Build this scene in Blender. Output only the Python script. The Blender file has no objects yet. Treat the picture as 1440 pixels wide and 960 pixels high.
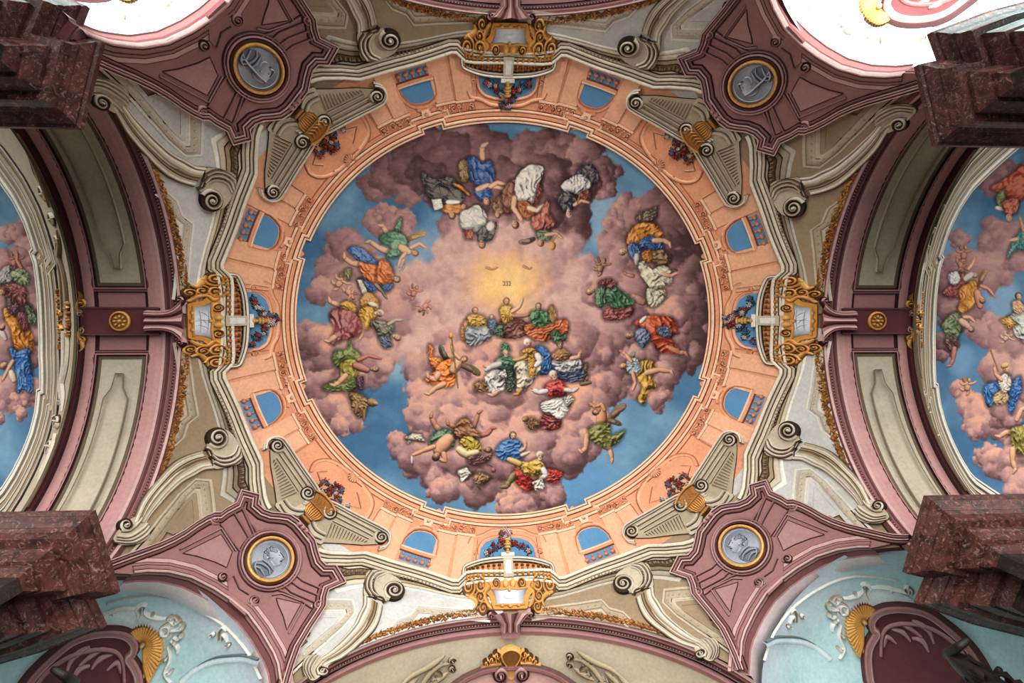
import bpy, math, random
import numpy as np
from mathutils import Vector, Matrix, noise as mnoise
from mathutils.geometry import delaunay_2d_cdt
random.seed(7)
scene = bpy.context.scene
COL = scene.collection
PI = math.pi

# ---------------------------------------------------------------- camera
# a church bay seen from the pavement, looking straight up; the bay axis is x = y = 0,
# +x runs along the nave to the right of the picture, +y towards the bottom of the picture
FPX = 960.0
ZB = 1.6                                   # eye height above the pavement
CAMP = np.array([-1.04, -0.136, 0.0])      # z measured from the eye
def _rot(rx, ry, rz):
    cx, sx = math.cos(rx), math.sin(rx); cy, sy = math.cos(ry), math.sin(ry); cz, sz = math.cos(rz), math.sin(rz)
    return (np.array([[cz, -sz, 0], [sz, cz, 0], [0, 0, 1]]) @ np.array([[cy, 0, sy], [0, 1, 0], [-sy, 0, cy]])
            @ np.array([[1, 0, 0], [0, cx, -sx], [0, sx, cx]]))
RM = _rot(.0385, -.0653, -.0022)
cam_d = bpy.data.cameras.new('camera'); cam_d.sensor_width = 36.0
cam_d.lens = 36.0 * FPX / 1440.0
cam = bpy.data.objects.new('camera', cam_d); COL.objects.link(cam); scene.camera = cam
_R = np.stack([RM[0], -RM[1], -RM[2]], axis=1)
mw = Matrix.Identity(4)
for i in range(3):
    for j in range(3): mw[i][j] = _R[i, j]
mw.translation = Vector((CAMP[0], CAMP[1], ZB))
cam.matrix_world = mw
cam_d.clip_end = 200

# ---------------------------------------------------------------- surfaces
C0, R2 = 11.4, 76.7                        # springing height above the eye, vault sphere radius squared
SX, SY = 1.022, 0.978                      # the bay is a little longer than wide
class Sphere:
    def __init__(s, cx, cy, cz, r): s.c = np.array([cx, cy, cz], float); s.r = r
    def hit(s, px, py, h=0.0):
        px = np.asarray(px, float); py = np.asarray(py, float)
        d = np.stack([(px-720)/FPX, (py-480)/FPX, np.ones_like(px)], -1) @ RM
        o = CAMP - s.c; r = s.r - h
        a = (d*d).sum(-1); b = d @ o; c = o @ o - r*r
        t = (-b + np.sqrt(np.maximum(b*b-a*c, 0)))/a
        return CAMP + t[..., None]*d
    def pt(s, x, y, h=0.0):
        x = np.asarray(x, float); y = np.asarray(y, float)
        dx = x-s.c[0]; dy = y-s.c[1]
        rr = np.sqrt(dx*dx+dy*dy); k = np.minimum(1.0, s.r*0.9995/np.maximum(rr, 1e-6)); dx = dx*k; dy = dy*k
        dz = np.sqrt(np.maximum(s.r**2-dx*dx-dy*dy, 1e-4))
        f = (s.r-h)/s.r
        return np.stack([s.c[0]+dx*f, s.c[1]+dy*f, s.c[2]+dz*f+ZB], -1)
VAULT = Sphere(0, 0, C0, math.sqrt(R2))

D4 = {  # octants and axes: canonical (a, b) -> plan; b points outward along the axis of the named arch
 'bottom-': lambda a, b: (-a*SX,  b*SY), 'bottom+': lambda a, b: ( a*SX,  b*SY),
 'top-':    lambda a, b: (-a*SX, -b*SY), 'top+':    lambda a, b: ( a*SX, -b*SY),
 'left-':   lambda a, b: (-b*SX, -a*SY), 'left+':   lambda a, b: (-b*SX,  a*SY),
 'right-':  lambda a, b: ( b*SX, -a*SY), 'right+':  lambda a, b: ( b*SX,  a*SY)}
SETTLE = {(-1, -1): (-.05, -.10), (1, -1): (.0, -.06), (1, 1): (-.05, -.03), (-1, 1): (0, 0)}
def settle(x, y):
    """the old building is not quite regular: its corners stand a few centimetres off"""
    q = (x*y/30.0)**2; q = np.minimum(q, 1.3)
    dx = np.select([(x < 0) & (y < 0), (x > 0) & (y < 0), (x > 0) & (y > 0)], [-.05, .0, -.05], 0.0); dy = np.select([(x < 0) & (y < 0), (x > 0) & (y < 0), (x > 0) & (y > 0)], [-.10, -.06, -.03], 0.0)
    return x+dx*q, y+dy*q
def mapper(k):
    f = D4[k]
    def m(a, b, h=0.0):
        x, y = settle(*f(np.asarray(a, float), np.asarray(b, float))); return VAULT.pt(x, y, np.asarray(h, float)*.58)
    return m
def tr(pts, view='bottom', h=0.0):
    """points sighted on the vault from the eye point, lower left quarter -> canonical metres on the vault"""
    q = np.array(pts, float); X = VAULT.hit(q[:, 0], q[:, 1], h)
    x, y = X[:, 0]/SX, X[:, 1]/SY
    return np.stack([-x, y], -1) if view == 'bottom' else np.stack([y, -x], -1)
def PX(k, view='bottom'):
    f = mapper(k)
    def m(px, py, h=0.0):
        px, py = np.broadcast_arrays(np.asarray(px, float), np.asarray(py, float)); sh = px.shape
        c = tr(np.stack([px.ravel(), py.ravel()], -1), view); h_ = np.broadcast_to(np.asarray(h, float), sh).ravel()
        return f(c[:, 0], c[:, 1], h_).reshape(sh+(3,))
    return m
def pol(r, th):
    th = np.radians(np.asarray(th, float)); r = np.asarray(r, float)
    return np.stack([r*np.sin(th), r*np.cos(th)], -1)

# ---------------------------------------------------------------- colour
def lin(c):
    c = np.asarray(c, float)/255.0
    return np.where(c <= 0.04045, c/12.92, ((c+0.055)/1.055)**2.4)
def mix(a, b, t): return tuple(np.array(a, float)*(1-t)+np.array(b, float)*t)
def sc(c, f): return tuple(np.clip(np.array(c, float)*f, 0, 255))

# ---------------------------------------------------------------- materials
def new_mat(name, rough=0.85, mottle=0.18, scale=1.6, metallic=0.0, bump=0.15, base=None, fine=14.0, spec=0.2):
    m = bpy.data.materials.new(name); m.use_nodes = True
    nt = m.node_tree; N = nt.nodes; L = nt.links
    b = N['Principled BSDF']; b.inputs['Roughness'].default_value = rough; b.inputs['Metallic'].default_value = metallic
    b.inputs['Specular IOR Level'].default_value = spec
    tc = N.new('ShaderNodeTexCoord')
    n1 = N.new('ShaderNodeTexNoise'); n1.inputs['Scale'].default_value = scale; n1.inputs['Detail'].default_value = 6
    n2 = N.new('ShaderNodeTexNoise'); n2.inputs['Scale'].default_value = fine; n2.inputs['Detail'].default_value = 4
    L.new(tc.outputs['Object'], n1.inputs['Vector']); L.new(tc.outputs['Object'], n2.inputs['Vector'])
    ad = N.new('ShaderNodeMath'); ad.operation = 'ADD'
    L.new(n1.outputs['Fac'], ad.inputs[0]); L.new(n2.outputs['Fac'], ad.inputs[1])
    mr = N.new('ShaderNodeMapRange'); mr.inputs['From Min'].default_value = 0.7; mr.inputs['From Max'].default_value = 1.3
    mr.inputs['To Min'].default_value = 1-mottle; mr.inputs['To Max'].default_value = 1+mottle
    L.new(ad.outputs[0], mr.inputs['Value'])
    if base is None:
        at = N.new('ShaderNodeVertexColor'); at.layer_name = 'Col'; src = at.outputs['Color']
    else:
        rgb = N.new('ShaderNodeRGB'); rgb.outputs[0].default_value = (*lin(base), 1); src = rgb.outputs[0]
    vm = N.new('ShaderNodeVectorMath'); vm.operation = 'SCALE'
    L.new(src, vm.inputs[0]); L.new(mr.outputs[0], vm.inputs['Scale'])
    L.new(vm.outputs[0], b.inputs['Base Color'])
    if bump:
        bp = N.new('ShaderNodeBump'); bp.inputs['Strength'].default_value = bump; bp.inputs['Distance'].default_value = 0.02
        L.new(n2.outputs['Fac'], bp.inputs['Height']); L.new(bp.outputs[0], b.inputs['Normal'])
    return m
MAT = {}
MAT['plaster'] = new_mat('painted_plaster', 0.9, 0.14)
MAT['fresco'] = new_mat('fresco_pigment', 0.9, 0.10, 2.2, bump=0.05, fine=22)
MAT['stucco'] = new_mat('pink_stucco', 0.75, 0.12)
MAT['gilt'] = new_mat('gilded_stucco', 0.5, 0.2, 3.0, metallic=0.15, spec=0.4)
def marble_mat(name, c0, c1, c2, rough=0.35):
    m = bpy.data.materials.new(name); m.use_nodes = True; nt = m.node_tree; N = nt.nodes; L = nt.links
    b = N['Principled BSDF']; b.inputs['Roughness'].default_value = rough; b.inputs['Specular IOR Level'].default_value = .4
    tc = N.new('ShaderNodeTexCoord')
    n1 = N.new('ShaderNodeTexNoise'); n1.inputs['Scale'].default_value = 3.2; n1.inputs['Detail'].default_value = 12; n1.inputs['Roughness'].default_value = .7; n1.inputs['Distortion'].default_value = 1.2
    n2 = N.new('ShaderNodeTexNoise'); n2.inputs['Scale'].default_value = 7.0; n2.inputs['Detail'].default_value = 10; n2.inputs['Roughness'].default_value = .75; n2.inputs['Distortion'].default_value = 2.5
    L.new(tc.outputs['Object'], n1.inputs['Vector']); L.new(tc.outputs['Object'], n2.inputs['Vector'])
    cr = N.new('ShaderNodeValToRGB'); e = cr.color_ramp.elements
    e[0].position = .38; e[0].color = (*lin(c0), 1); e[1].position = .62; e[1].color = (*lin(c1), 1)
    L.new(n1.outputs['Fac'], cr.inputs[0])
    vr = N.new('ShaderNodeValToRGB'); v = vr.color_ramp.elements
    v[0].position = .53; v[0].color = (0, 0, 0, 1); v[1].position = .68; v[1].color = (1, 1, 1, 1)
    L.new(n2.outputs['Fac'], vr.inputs[0])
    mx = N.new('ShaderNodeMix'); mx.data_type = 'RGBA'; mx.inputs['B'].default_value = (*lin(c2), 1)
    L.new(vr.outputs[0], mx.inputs['Factor']); L.new(cr.outputs[0], mx.inputs['A']); L.new(mx.outputs['Result'], b.inputs['Base Color'])
    bp = N.new('ShaderNodeBump'); bp.inputs['Strength'].default_value = .12; bp.inputs['Distance'].default_value = .02
    L.new(n2.outputs['Fac'], bp.inputs['Height']); L.new(bp.outputs[0], b.inputs['Normal'])
    return m
MAT['red_marble'] = marble_mat('red_marble', (42, 21, 18), (98, 54, 47), (172, 134, 124))
MAT['black_marble'] = marble_mat('black_marble', (18, 16, 15), (44, 39, 37), (92, 82, 76))

# ---------------------------------------------------------------- mesh builder
class MB:
    def __init__(s): s.v = []; s.f = []; s.c = []
    def add(s, verts, faces, cols):
        o = len(s.v); s.v.extend([tuple(float(t) for t in v) for v in verts])
        for f, c in zip(faces, cols):
            s.f.append(tuple(o+i for i in f))
            s.c.append(c)                         # one colour, or one colour per corner
    def build(s, name, mat='plaster', parent=None, smooth=True):
        me = bpy.data.meshes.new(name); me.from_pydata(s.v, [], s.f)
        at = me.color_attributes.new('Col', 'FLOAT_COLOR', 'CORNER')
        buf = []
        for f, c in zip(s.f, s.c):
            if len(c) == 3 and not hasattr(c[0], '__len__'): buf.extend([c]*len(f))
            else: buf.extend(c)
        lc = np.ones((len(buf), 4), np.float32); lc[:, :3] = lin(np.array(buf, float))
        at.data.foreach_set('color', lc.ravel())
        if smooth:
            me.polygons.foreach_set('use_smooth', [True]*len(me.polygons))
            me.set_sharp_from_angle(angle=math.radians(38))
        me.materials.append(MAT[mat]); me.update()
        return link(name, me, parent)
def link(name, data, parent=None):
    o = bpy.data.objects.new(name, data); COL.objects.link(o)
    if parent is not None: o.parent = parent; o.matrix_parent_inverse = parent.matrix_world.inverted()
    return o
def tag(o, label, cat, group=None, kind=None):
    o['label'] = label; o['category'] = cat
    if group: o['group'] = group
    if kind: o['kind'] = kind
    return o
def empty(name, loc=(0, 0, 0)):
    o = bpy.data.objects.new(name, None); COL.objects.link(o); o.location = loc; o.empty_display_size = .2
    o.matrix_world = Matrix.Translation(Vector(loc)); return o

# ---------------------------------------------------------------- drawing on a curved surface
def catmull(P, n=6, closed=False):
    P = np.array(P, float); N = len(P); out = []
    rng = range(N if closed else N-1)
    for i in rng:
        g = (lambda j: P[j % N]) if closed else (lambda j: P[min(max(j, 0), N-1)])
        p0, p1, p2, p3 = g(i-1), g(i), g(i+1), g(i+2)
        for t in np.arange(n)/n:
            out.append(.5*((2*p1)+(-p0+p2)*t+(2*p0-5*p1+4*p2-p3)*t*t+(-p0+3*p1-3*p2+p3)*t**3))
    if not closed: out.append(P[-1])
    return np.array(out)
def dense(P, step=.22, closed=False):
    P = np.array(P, float); out = []
    n = len(P)
    for i in range(n if closed else n-1):
        a, b = P[i], P[(i+1) % n]; k = max(1, int(math.ceil(np.hypot(*(b-a))/step)))
        for t in range(k): out.append(a+(b-a)*t/k)
    if not closed: out.append(P[-1])
    return np.array(out)
def normals(P, closed=False):
    P = np.array(P, float); n = len(P)
    if closed: T0 = P-np.roll(P, 1, 0); T1 = np.roll(P, -1, 0)-P
    else:
        d = np.diff(P, axis=0); T0 = np.vstack([d[:1], d]); T1 = np.vstack([d, d[-1:]])
    T0 /= np.maximum(np.linalg.norm(T0, axis=1), 1e-9)[:, None]; T1 /= np.maximum(np.linalg.norm(T1, axis=1), 1e-9)[:, None]
    N0 = np.stack([T0[:, 1], -T0[:, 0]], -1); N1 = np.stack([T1[:, 1], -T1[:, 0]], -1)
    M = N0+N1; L = np.linalg.norm(M, axis=1); M /= np.maximum(L, 1e-6)[:, None]
    c = np.maximum((M*N0).sum(1), .45)
    return M/c[:, None]
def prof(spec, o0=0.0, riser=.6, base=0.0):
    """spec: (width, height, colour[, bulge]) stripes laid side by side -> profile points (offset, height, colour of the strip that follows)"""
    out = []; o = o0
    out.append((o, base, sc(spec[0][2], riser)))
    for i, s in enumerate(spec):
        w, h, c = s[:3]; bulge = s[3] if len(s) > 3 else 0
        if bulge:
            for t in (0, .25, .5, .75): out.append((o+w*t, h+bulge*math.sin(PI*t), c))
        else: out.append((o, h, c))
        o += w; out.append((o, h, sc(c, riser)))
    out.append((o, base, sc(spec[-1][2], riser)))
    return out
def band(M, m, path, pr, closed=False, step=.22, side=1):
    P = dense(path, step, closed); Nn = normals(P, closed)*side
    n = len(P); k = len(pr)
    off = np.array([p[0] for p in pr]); hh = np.array([p[1] for p in pr])
    A = P[:, None, 0]+Nn[:, None, 0]*off; B = P[:, None, 1]+Nn[:, None, 1]*off
    V = m(A, B, np.broadcast_to(hh, A.shape)).reshape(-1, 3)
    F = []; C = []
    for i in range(n if closed else n-1):
        i2 = (i+1) % n
        for j in range(k-1): F.append((i*k+j, i2*k+j, i2*k+j+1, i*k+j+1)); C.append(pr[j][2])
    M.add(V, F, C)
def ruled(M, m, inner, outer, pr, n=60):
    """moulding filling the strip between two paths; profile offsets run 0..1 across it"""
    def rs(P):
        P = np.array(P, float); d = np.r_[0, np.cumsum(np.hypot(*np.diff(P, axis=0).T))]; return P, d/d[-1]
    A, ta = rs(inner); B, tb = rs(outer); t = np.unique(np.concatenate([np.linspace(0, 1, n), ta]))
    a = np.stack([np.interp(t, ta, A[:, i]) for i in (0, 1)], -1); b = np.stack([np.interp(t, tb, B[:, i]) for i in (0, 1)], -1)
    off = np.array([p[0] for p in pr]); off = off/off[-1]; hh = np.array([p[1] for p in pr]); k = len(pr)
    X = a[:, None, 0]*(1-off)+b[:, None, 0]*off; Y = a[:, None, 1]*(1-off)+b[:, None, 1]*off
    V = m(X, Y, np.broadcast_to(hh, X.shape)).reshape(-1, 3)
    M.add(V, [(i*k+j, (i+1)*k+j, (i+1)*k+j+1, i*k+j+1) for i in range(len(t)-1) for j in range(k-1)], [pr[j][2] for i in range(len(t)-1) for j in range(k-1)])
    return a, b
def inside(pt, poly):
    x, y = pt[..., 0], pt[..., 1]; r = np.zeros(x.shape, bool); n = len(poly)
    for i in range(n):
        x1, y1 = poly[i]; x2, y2 = poly[(i+1) % n]
        if y1 == y2: continue
        r ^= ((y1 > y) != (y2 > y)) & (x < (x2-x1)*(y-y1)/(y2-y1)+x1)
    return r
def fill(M, m, outline, h, col, side=True, grid=.3, step=.3, colf=None, rim=None):
    P = dense(outline, step, True); n = len(P)
    lo, hi = P.min(0), P.max(0)
    gx, gy = np.meshgrid(np.arange(lo[0], hi[0], grid)+grid*.37, np.arange(lo[1], hi[1], grid)+grid*.41)
    G = np.stack([gx.ravel(), gy.ravel()], -1)
    if len(G):
        G = G[inside(G, P)]
        if len(G):
            d = np.min(np.linalg.norm(G[:, None]-P[None], axis=2), axis=1); G = G[d > grid*.3]
    A = [Vector((float(x), float(y))) for x, y in np.vstack([P, G]) ] if len(G) else [Vector((float(x), float(y))) for x, y in P]
    r = delaunay_2d_cdt(A, [(i, (i+1) % n) for i in range(n)], [], 1, 1e-5)
    V2 = np.array([[v.x, v.y] for v in r[0]])
    V = m(V2[:, 0], V2[:, 1], h)
    F = [tuple(f) for f in r[2]]
    if colf is None: C = [col]*len(F)
    else:
        vc = [colf(x, y) for x, y in V2]; C = [[vc[i] for i in f] for f in F]
    M.add(V, F, C)
    if side and h > 0:
        a = m(P[:, 0], P[:, 1], h); b = m(P[:, 0], P[:, 1], -0.01); rc = rim or sc(col, .6)
        M.add(np.vstack([a, b]), [(i, (i+1) % n, n+(i+1) % n, n+i) for i in range(n)], [rc]*n)
def stroke(M, m, path, w, h0, hh, cols, n=6, base=True):  # side colours paint a lit and a shaded flank, as trompe l'oeil
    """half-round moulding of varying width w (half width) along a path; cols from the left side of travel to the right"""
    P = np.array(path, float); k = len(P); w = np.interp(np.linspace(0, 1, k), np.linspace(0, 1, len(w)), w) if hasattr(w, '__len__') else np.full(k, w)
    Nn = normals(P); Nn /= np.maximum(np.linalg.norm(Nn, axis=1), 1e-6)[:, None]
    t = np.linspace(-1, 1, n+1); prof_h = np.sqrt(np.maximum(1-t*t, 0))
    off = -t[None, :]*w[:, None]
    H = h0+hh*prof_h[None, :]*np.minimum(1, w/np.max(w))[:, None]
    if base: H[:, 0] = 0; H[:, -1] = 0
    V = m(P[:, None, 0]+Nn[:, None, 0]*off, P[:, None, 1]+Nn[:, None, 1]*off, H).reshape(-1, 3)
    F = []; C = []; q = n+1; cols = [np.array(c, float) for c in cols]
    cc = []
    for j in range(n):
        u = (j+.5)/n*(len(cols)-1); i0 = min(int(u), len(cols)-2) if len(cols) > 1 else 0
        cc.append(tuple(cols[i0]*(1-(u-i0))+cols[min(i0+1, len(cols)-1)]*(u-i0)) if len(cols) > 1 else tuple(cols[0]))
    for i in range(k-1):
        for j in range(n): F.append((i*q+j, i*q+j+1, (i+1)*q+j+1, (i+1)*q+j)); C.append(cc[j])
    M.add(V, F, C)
def blob(M, m, c, rx, ry, rot, h0, hh, col, col2=None, ld=(-.5, -.6), seg=10, rings=3):  # ld: assumed light direction; lit and shaded sides go into the colour
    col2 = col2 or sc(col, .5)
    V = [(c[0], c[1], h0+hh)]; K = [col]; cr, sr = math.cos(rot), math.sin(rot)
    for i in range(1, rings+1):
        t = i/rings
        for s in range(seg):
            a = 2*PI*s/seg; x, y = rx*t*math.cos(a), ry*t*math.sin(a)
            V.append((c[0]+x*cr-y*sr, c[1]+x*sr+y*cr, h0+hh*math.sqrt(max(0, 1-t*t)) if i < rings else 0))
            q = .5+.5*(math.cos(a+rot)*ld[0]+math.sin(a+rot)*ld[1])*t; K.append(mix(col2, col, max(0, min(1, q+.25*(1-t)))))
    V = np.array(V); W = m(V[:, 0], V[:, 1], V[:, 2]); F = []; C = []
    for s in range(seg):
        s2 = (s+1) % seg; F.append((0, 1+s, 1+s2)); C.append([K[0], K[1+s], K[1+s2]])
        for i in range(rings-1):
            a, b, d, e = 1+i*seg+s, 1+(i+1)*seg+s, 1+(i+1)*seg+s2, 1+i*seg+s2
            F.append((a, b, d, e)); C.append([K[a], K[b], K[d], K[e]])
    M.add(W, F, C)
def circle(c, r, n=24, ry=None, a0=0, a1=2*PI, rot=0, end=False):
    t = np.linspace(a0, a1, n, endpoint=end); x = r*np.cos(t); y = (ry or r)*np.sin(t)
    return np.stack([c[0]+x*math.cos(rot)-y*math.sin(rot), c[1]+x*math.sin(rot)+y*math.cos(rot)], -1)
def volute(M, m, c, r, a0, turns, sgn, h0, hh, cols, lead=None, wk=.2):
    """a spiral scroll: raised disc, coiled moulding and eye"""
    n = int(26*turns); t = np.linspace(0, 1, n)
    rr = r*(1-.86*t**.85); a = a0+sgn*2*PI*turns*t
    P = np.stack([c[0]+rr*np.cos(a), c[1]+rr*np.sin(a)], -1)
    fill(M, m, circle(c, r*1.02, 20), h0, cols[-1], grid=r)
    w = r*wk*(1-.55*t)
    if lead is not None:
        P = np.vstack([lead, P]); w = np.concatenate([np.full(len(lead), r*wk), w])
    if sgn > 0: cs = cols
    else: cs = cols[::-1]
    stroke(M, m, P, w, h0, hh, cs)
    blob(M, m, c, r*.2, r*.2, 0, h0, hh*1.6, cols[0], cols[1])
# ---------------------------------------------------------------- pigments, each ramp painting lit to shaded tones into the colour
OR0, OR1, OR2, OR3 = (250, 202, 166), (230, 158, 120), (190, 106, 68), (122, 58, 32)      # salmon attic
CR0, CR1, CR2, CR3, CR4 = (228, 220, 204), (196, 182, 158), (156, 136, 108), (104, 82, 58), (56, 40, 28)   # cream stone
PK0, PK1, PK2, PK3, PK4 = (204, 166, 161), (157, 113, 110), (126, 82, 80), (92, 48, 50), (50, 22, 25)     # pink stucco
GO0, GO1, GO2, GO3 = (250, 200, 118), (214, 146, 66), (158, 98, 36), (92, 54, 20)
GY0, GY1, GY2, GY3 = (218, 222, 228), (160, 165, 174), (105, 110, 120), (52, 55, 62)
BLUE = (92, 142, 182)
WHITEP, BROWNP = (206, 202, 197), (158, 136, 108)
PANELTONE = {'left-': 0, 'top-': 1, 'top+': 0, 'right-': 1, 'right+': 0, 'bottom+': 1, 'bottom-': 0, 'left+': 1}
ARCHNAME = {'left': 'left transverse arch', 'right': 'right transverse arch', 'top': 'upper side arch', 'bottom': 'lower side arch'}
CORNER = {'left-': 'upper left', 'left+': 'lower left', 'right-': 'upper right', 'right+': 'lower right',
          'top-': 'upper left', 'top+': 'upper right', 'bottom-': 'lower left', 'bottom+': 'lower right'}
OCT = list(D4); AXES = ('left', 'right', 'top', 'bottom')

# ---------------------------------------------------------------- the vault shell
def plan(x, y, h=0.0): return VAULT.pt(*settle(np.asarray(x, float), np.asarray(y, float)), h)
M = MB()
rim = [(-7.5, -4.5), (-7.5, 4.5), (-6.87, 5.04), (-6.01, 5.83), (-5.12, 6.73), (-4.75, 7.2),
       (4.75, 7.2), (5.12, 6.73), (6.01, 5.83), (6.87, 5.04), (7.5, 4.5),
       (7.5, -4.5), (6.87, -5.04), (6.01, -5.83), (5.12, -6.73), (4.75, -7.2),
       (-4.75, -7.2), (-5.12, -6.73), (-6.01, -5.83), (-6.87, -5.04)]
tone = {}
def shell_col(x, y):
    if abs(x/SX) > abs(y/SY): k = ('left' if x < 0 else 'right')+('-' if y < 0 else '+')
    else: k = ('top' if y < 0 else 'bottom')+('-' if x < 0 else '+')
    return WHITEP if PANELTONE[k] == 0 else BROWNP
INNER = [(382, 985), (377, 960), (374, 940), (369, 927), (352, 898), (335, 875), (313, 857), (290, 842), (262, 828), (233, 821), (205, 820), (180, 823), (157, 830), (140, 838)]
_P = dense(INNER, 8); REVEAL = _P-normals(_P)*14          # front edge of the niche arch
_h = VAULT.hit(*REVEAL.T); REVEAL = REVEAL[np.hypot(_h[:, 0], _h[:, 1]) < 8.64]
NI = VAULT.hit(*REVEAL[::-1].T)[:, :2]
NI = NI[np.hypot(NI[:, 0], NI[:, 1]) < 8.735]
NI = [tuple(p) for p in NI]
rim = [(-7.5, -4.45), (-7.5, 4.45)]+NI+[(-4.75, 7.2), (4.75, 7.2)]+[(-x, y) for x, y in NI[::-1]]+[(7.5, 4.45), (7.5, -4.45)]+[(-x, -y) for x, y in NI]+[(4.75, -7.2), (-4.75, -7.2)]+[(x, -y) for x, y in NI[::-1]]
fill(M, plan, rim, -.04, CR2, grid=.25, step=.2, side=False)
P = dense(rim, .3, True); n = len(P)
a = plan(P[:, 0], P[:, 1], -.04); b = plan(P[:, 0], P[:, 1], -.2)
M.add(np.vstack([a, b]), [(i, (i+1) % n, n+(i+1) % n, n+i) for i in range(n)], [PK3]*n)
fill(M, lambda x, y, h=0: plan(x, y, -.2), rim, 0.0, CR3, grid=.6, side=False)
ceil = M.build('ceiling', 'plaster'); tag(ceil, 'cream plaster vault shell carrying all the painted ornament of the bay', 'ceiling', kind='structure')

# ---------------------------------------------------------------- panel fields (white or brown plaster between entablature and pink frames)
def put(m, k): return m.build
pinkcorner = [(403, 960), (417, 913), (437, 885), (452, 863), (456, 845), (485, 822)]
for k in OCT:
    m = mapper(k); t = PANELTONE[k]; arch, cn = ARCHNAME[k[:-1]], CORNER[k]
    base, hi, lo = (WHITEP, CR0, CR2) if t == 0 else (BROWNP, CR1, CR3)
    word = 'white' if t == 0 else 'brown'
    root = empty('stucco_field', m(3.2, 6.6, 0)); tag(root, f'{word} plaster field with bead moulded panel, {cn} corner, beside the {arch}', 'panel', 'plaster fields around the bay')
    M = MB()
    out = np.vstack([pol([6.95]*8, np.linspace(0.5, 44.5, 8)), [(5.35, 5.5), (5.2, 6.0)], [(4.7, 6.65), (4.05, 7.3)], np.stack([np.linspace(3.95, .2, 10), np.full(10, 7.36)], -1)])
    fill(M, m, out, .012, base, side=False, grid=.15, step=.15)
    M.build('field', 'plaster', root)
    # bead moulded inner panel next to the pink corner frame
    inner = tr([(440, 842), (497, 842), (501, 862), (482, 885), (452, 912), (425, 935), (405, 955)])
    M = MB(); band(M, m, catmull(inner[1:], 4) if False else inner, prof([(.035, .03, hi), (.02, .01, CR4), (.10, .035, mix(hi, CR2, .45), .03), (.02, .01, CR4), (.05, .02, hi), (.015, .005, CR3)]), side=1)
    M.build('bead_moulding', 'plaster', root)
    M = MB()
    P = dense(inner, .16)
    Nn = normals(P)
    for i in range(1, len(P)-1, 1):
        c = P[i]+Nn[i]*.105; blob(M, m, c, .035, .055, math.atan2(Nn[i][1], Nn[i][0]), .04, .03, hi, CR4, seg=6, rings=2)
    M.build('beads', 'plaster', root)
    M = MB(); i2 = tr([(440, 852), (487, 852), (490, 866), (470, 888), (445, 910), (418, 935)])
    band(M, m, i2, prof([(.03, .02, CR3), (.05, .03, hi), (.02, .01, CR4), (.06, .03, base), (.02, .01, CR3)]), side=1)
    M.build('inner_moulding', 'plaster', root)
    # second bead moulding that runs along the arch towards the cartouche
    s2 = tr([(690, 858), (655, 855), (620, 853), (587, 850), (577, 863), (558, 870), (548, 882)])
    M = MB(); band(M, m, s2, prof([(.03, .03, hi), (.02, .01, CR4), (.08, .03, mix(hi, CR2, .5), .03), (.02, .01, CR4), (.04, .02, hi)]), side=-1)
    M.build('bead_moulding', 'plaster', root)
    M = MB(); P = dense(s2, .2); Nn = normals(P)
    for i in range(1, len(P)-1): c = P[i]-Nn[i]*.09; blob(M, m, c, .03, .05, math.atan2(Nn[i][1], Nn[i][0]), .04, .03, hi, CR4, seg=6, rings=2)
    M.build('beads', 'plaster', root)

# ---------------------------------------------------------------- salmon attic ring
drum = empty('attic_ring', (0, 0, C0+7+ZB)); tag(drum, 'salmon painted attic wall ringing the big central ceiling painting', 'painted wall')
def redge(th):
    t = abs(th)
    return 5.41 if t < 17.6 else (5.54 if t < 22.7 else 5.44)
ths = []
for t in np.arange(0, 45.01, 1.5): ths.append(t)
for e in (17.59, 17.61, 22.69, 22.71): ths.append(e)
ths = np.array(sorted(set(ths)))
M = MB(); W = MB()
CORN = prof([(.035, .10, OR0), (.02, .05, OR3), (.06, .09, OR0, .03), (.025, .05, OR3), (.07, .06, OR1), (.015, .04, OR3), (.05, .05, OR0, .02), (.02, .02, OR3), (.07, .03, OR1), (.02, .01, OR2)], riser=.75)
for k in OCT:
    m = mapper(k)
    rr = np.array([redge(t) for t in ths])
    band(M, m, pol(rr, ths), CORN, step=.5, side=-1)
    fill(W, m, np.vstack([pol([5.34]*12, np.linspace(0, 45, 12)), pol([6.95]*12, np.linspace(45, 0, 12))]), .015, OR1, side=False)
M.build('cornice', 'plaster', drum); W.build('wall', 'plaster', drum)
def flat(name, k, outline, h, col, parent, mat='plaster', rim=None):
    M = MB(); fill(M, mapper(k), outline, h, col, rim=rim); return M.build(name, mat, parent)
rng = random.Random(3)
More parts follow.
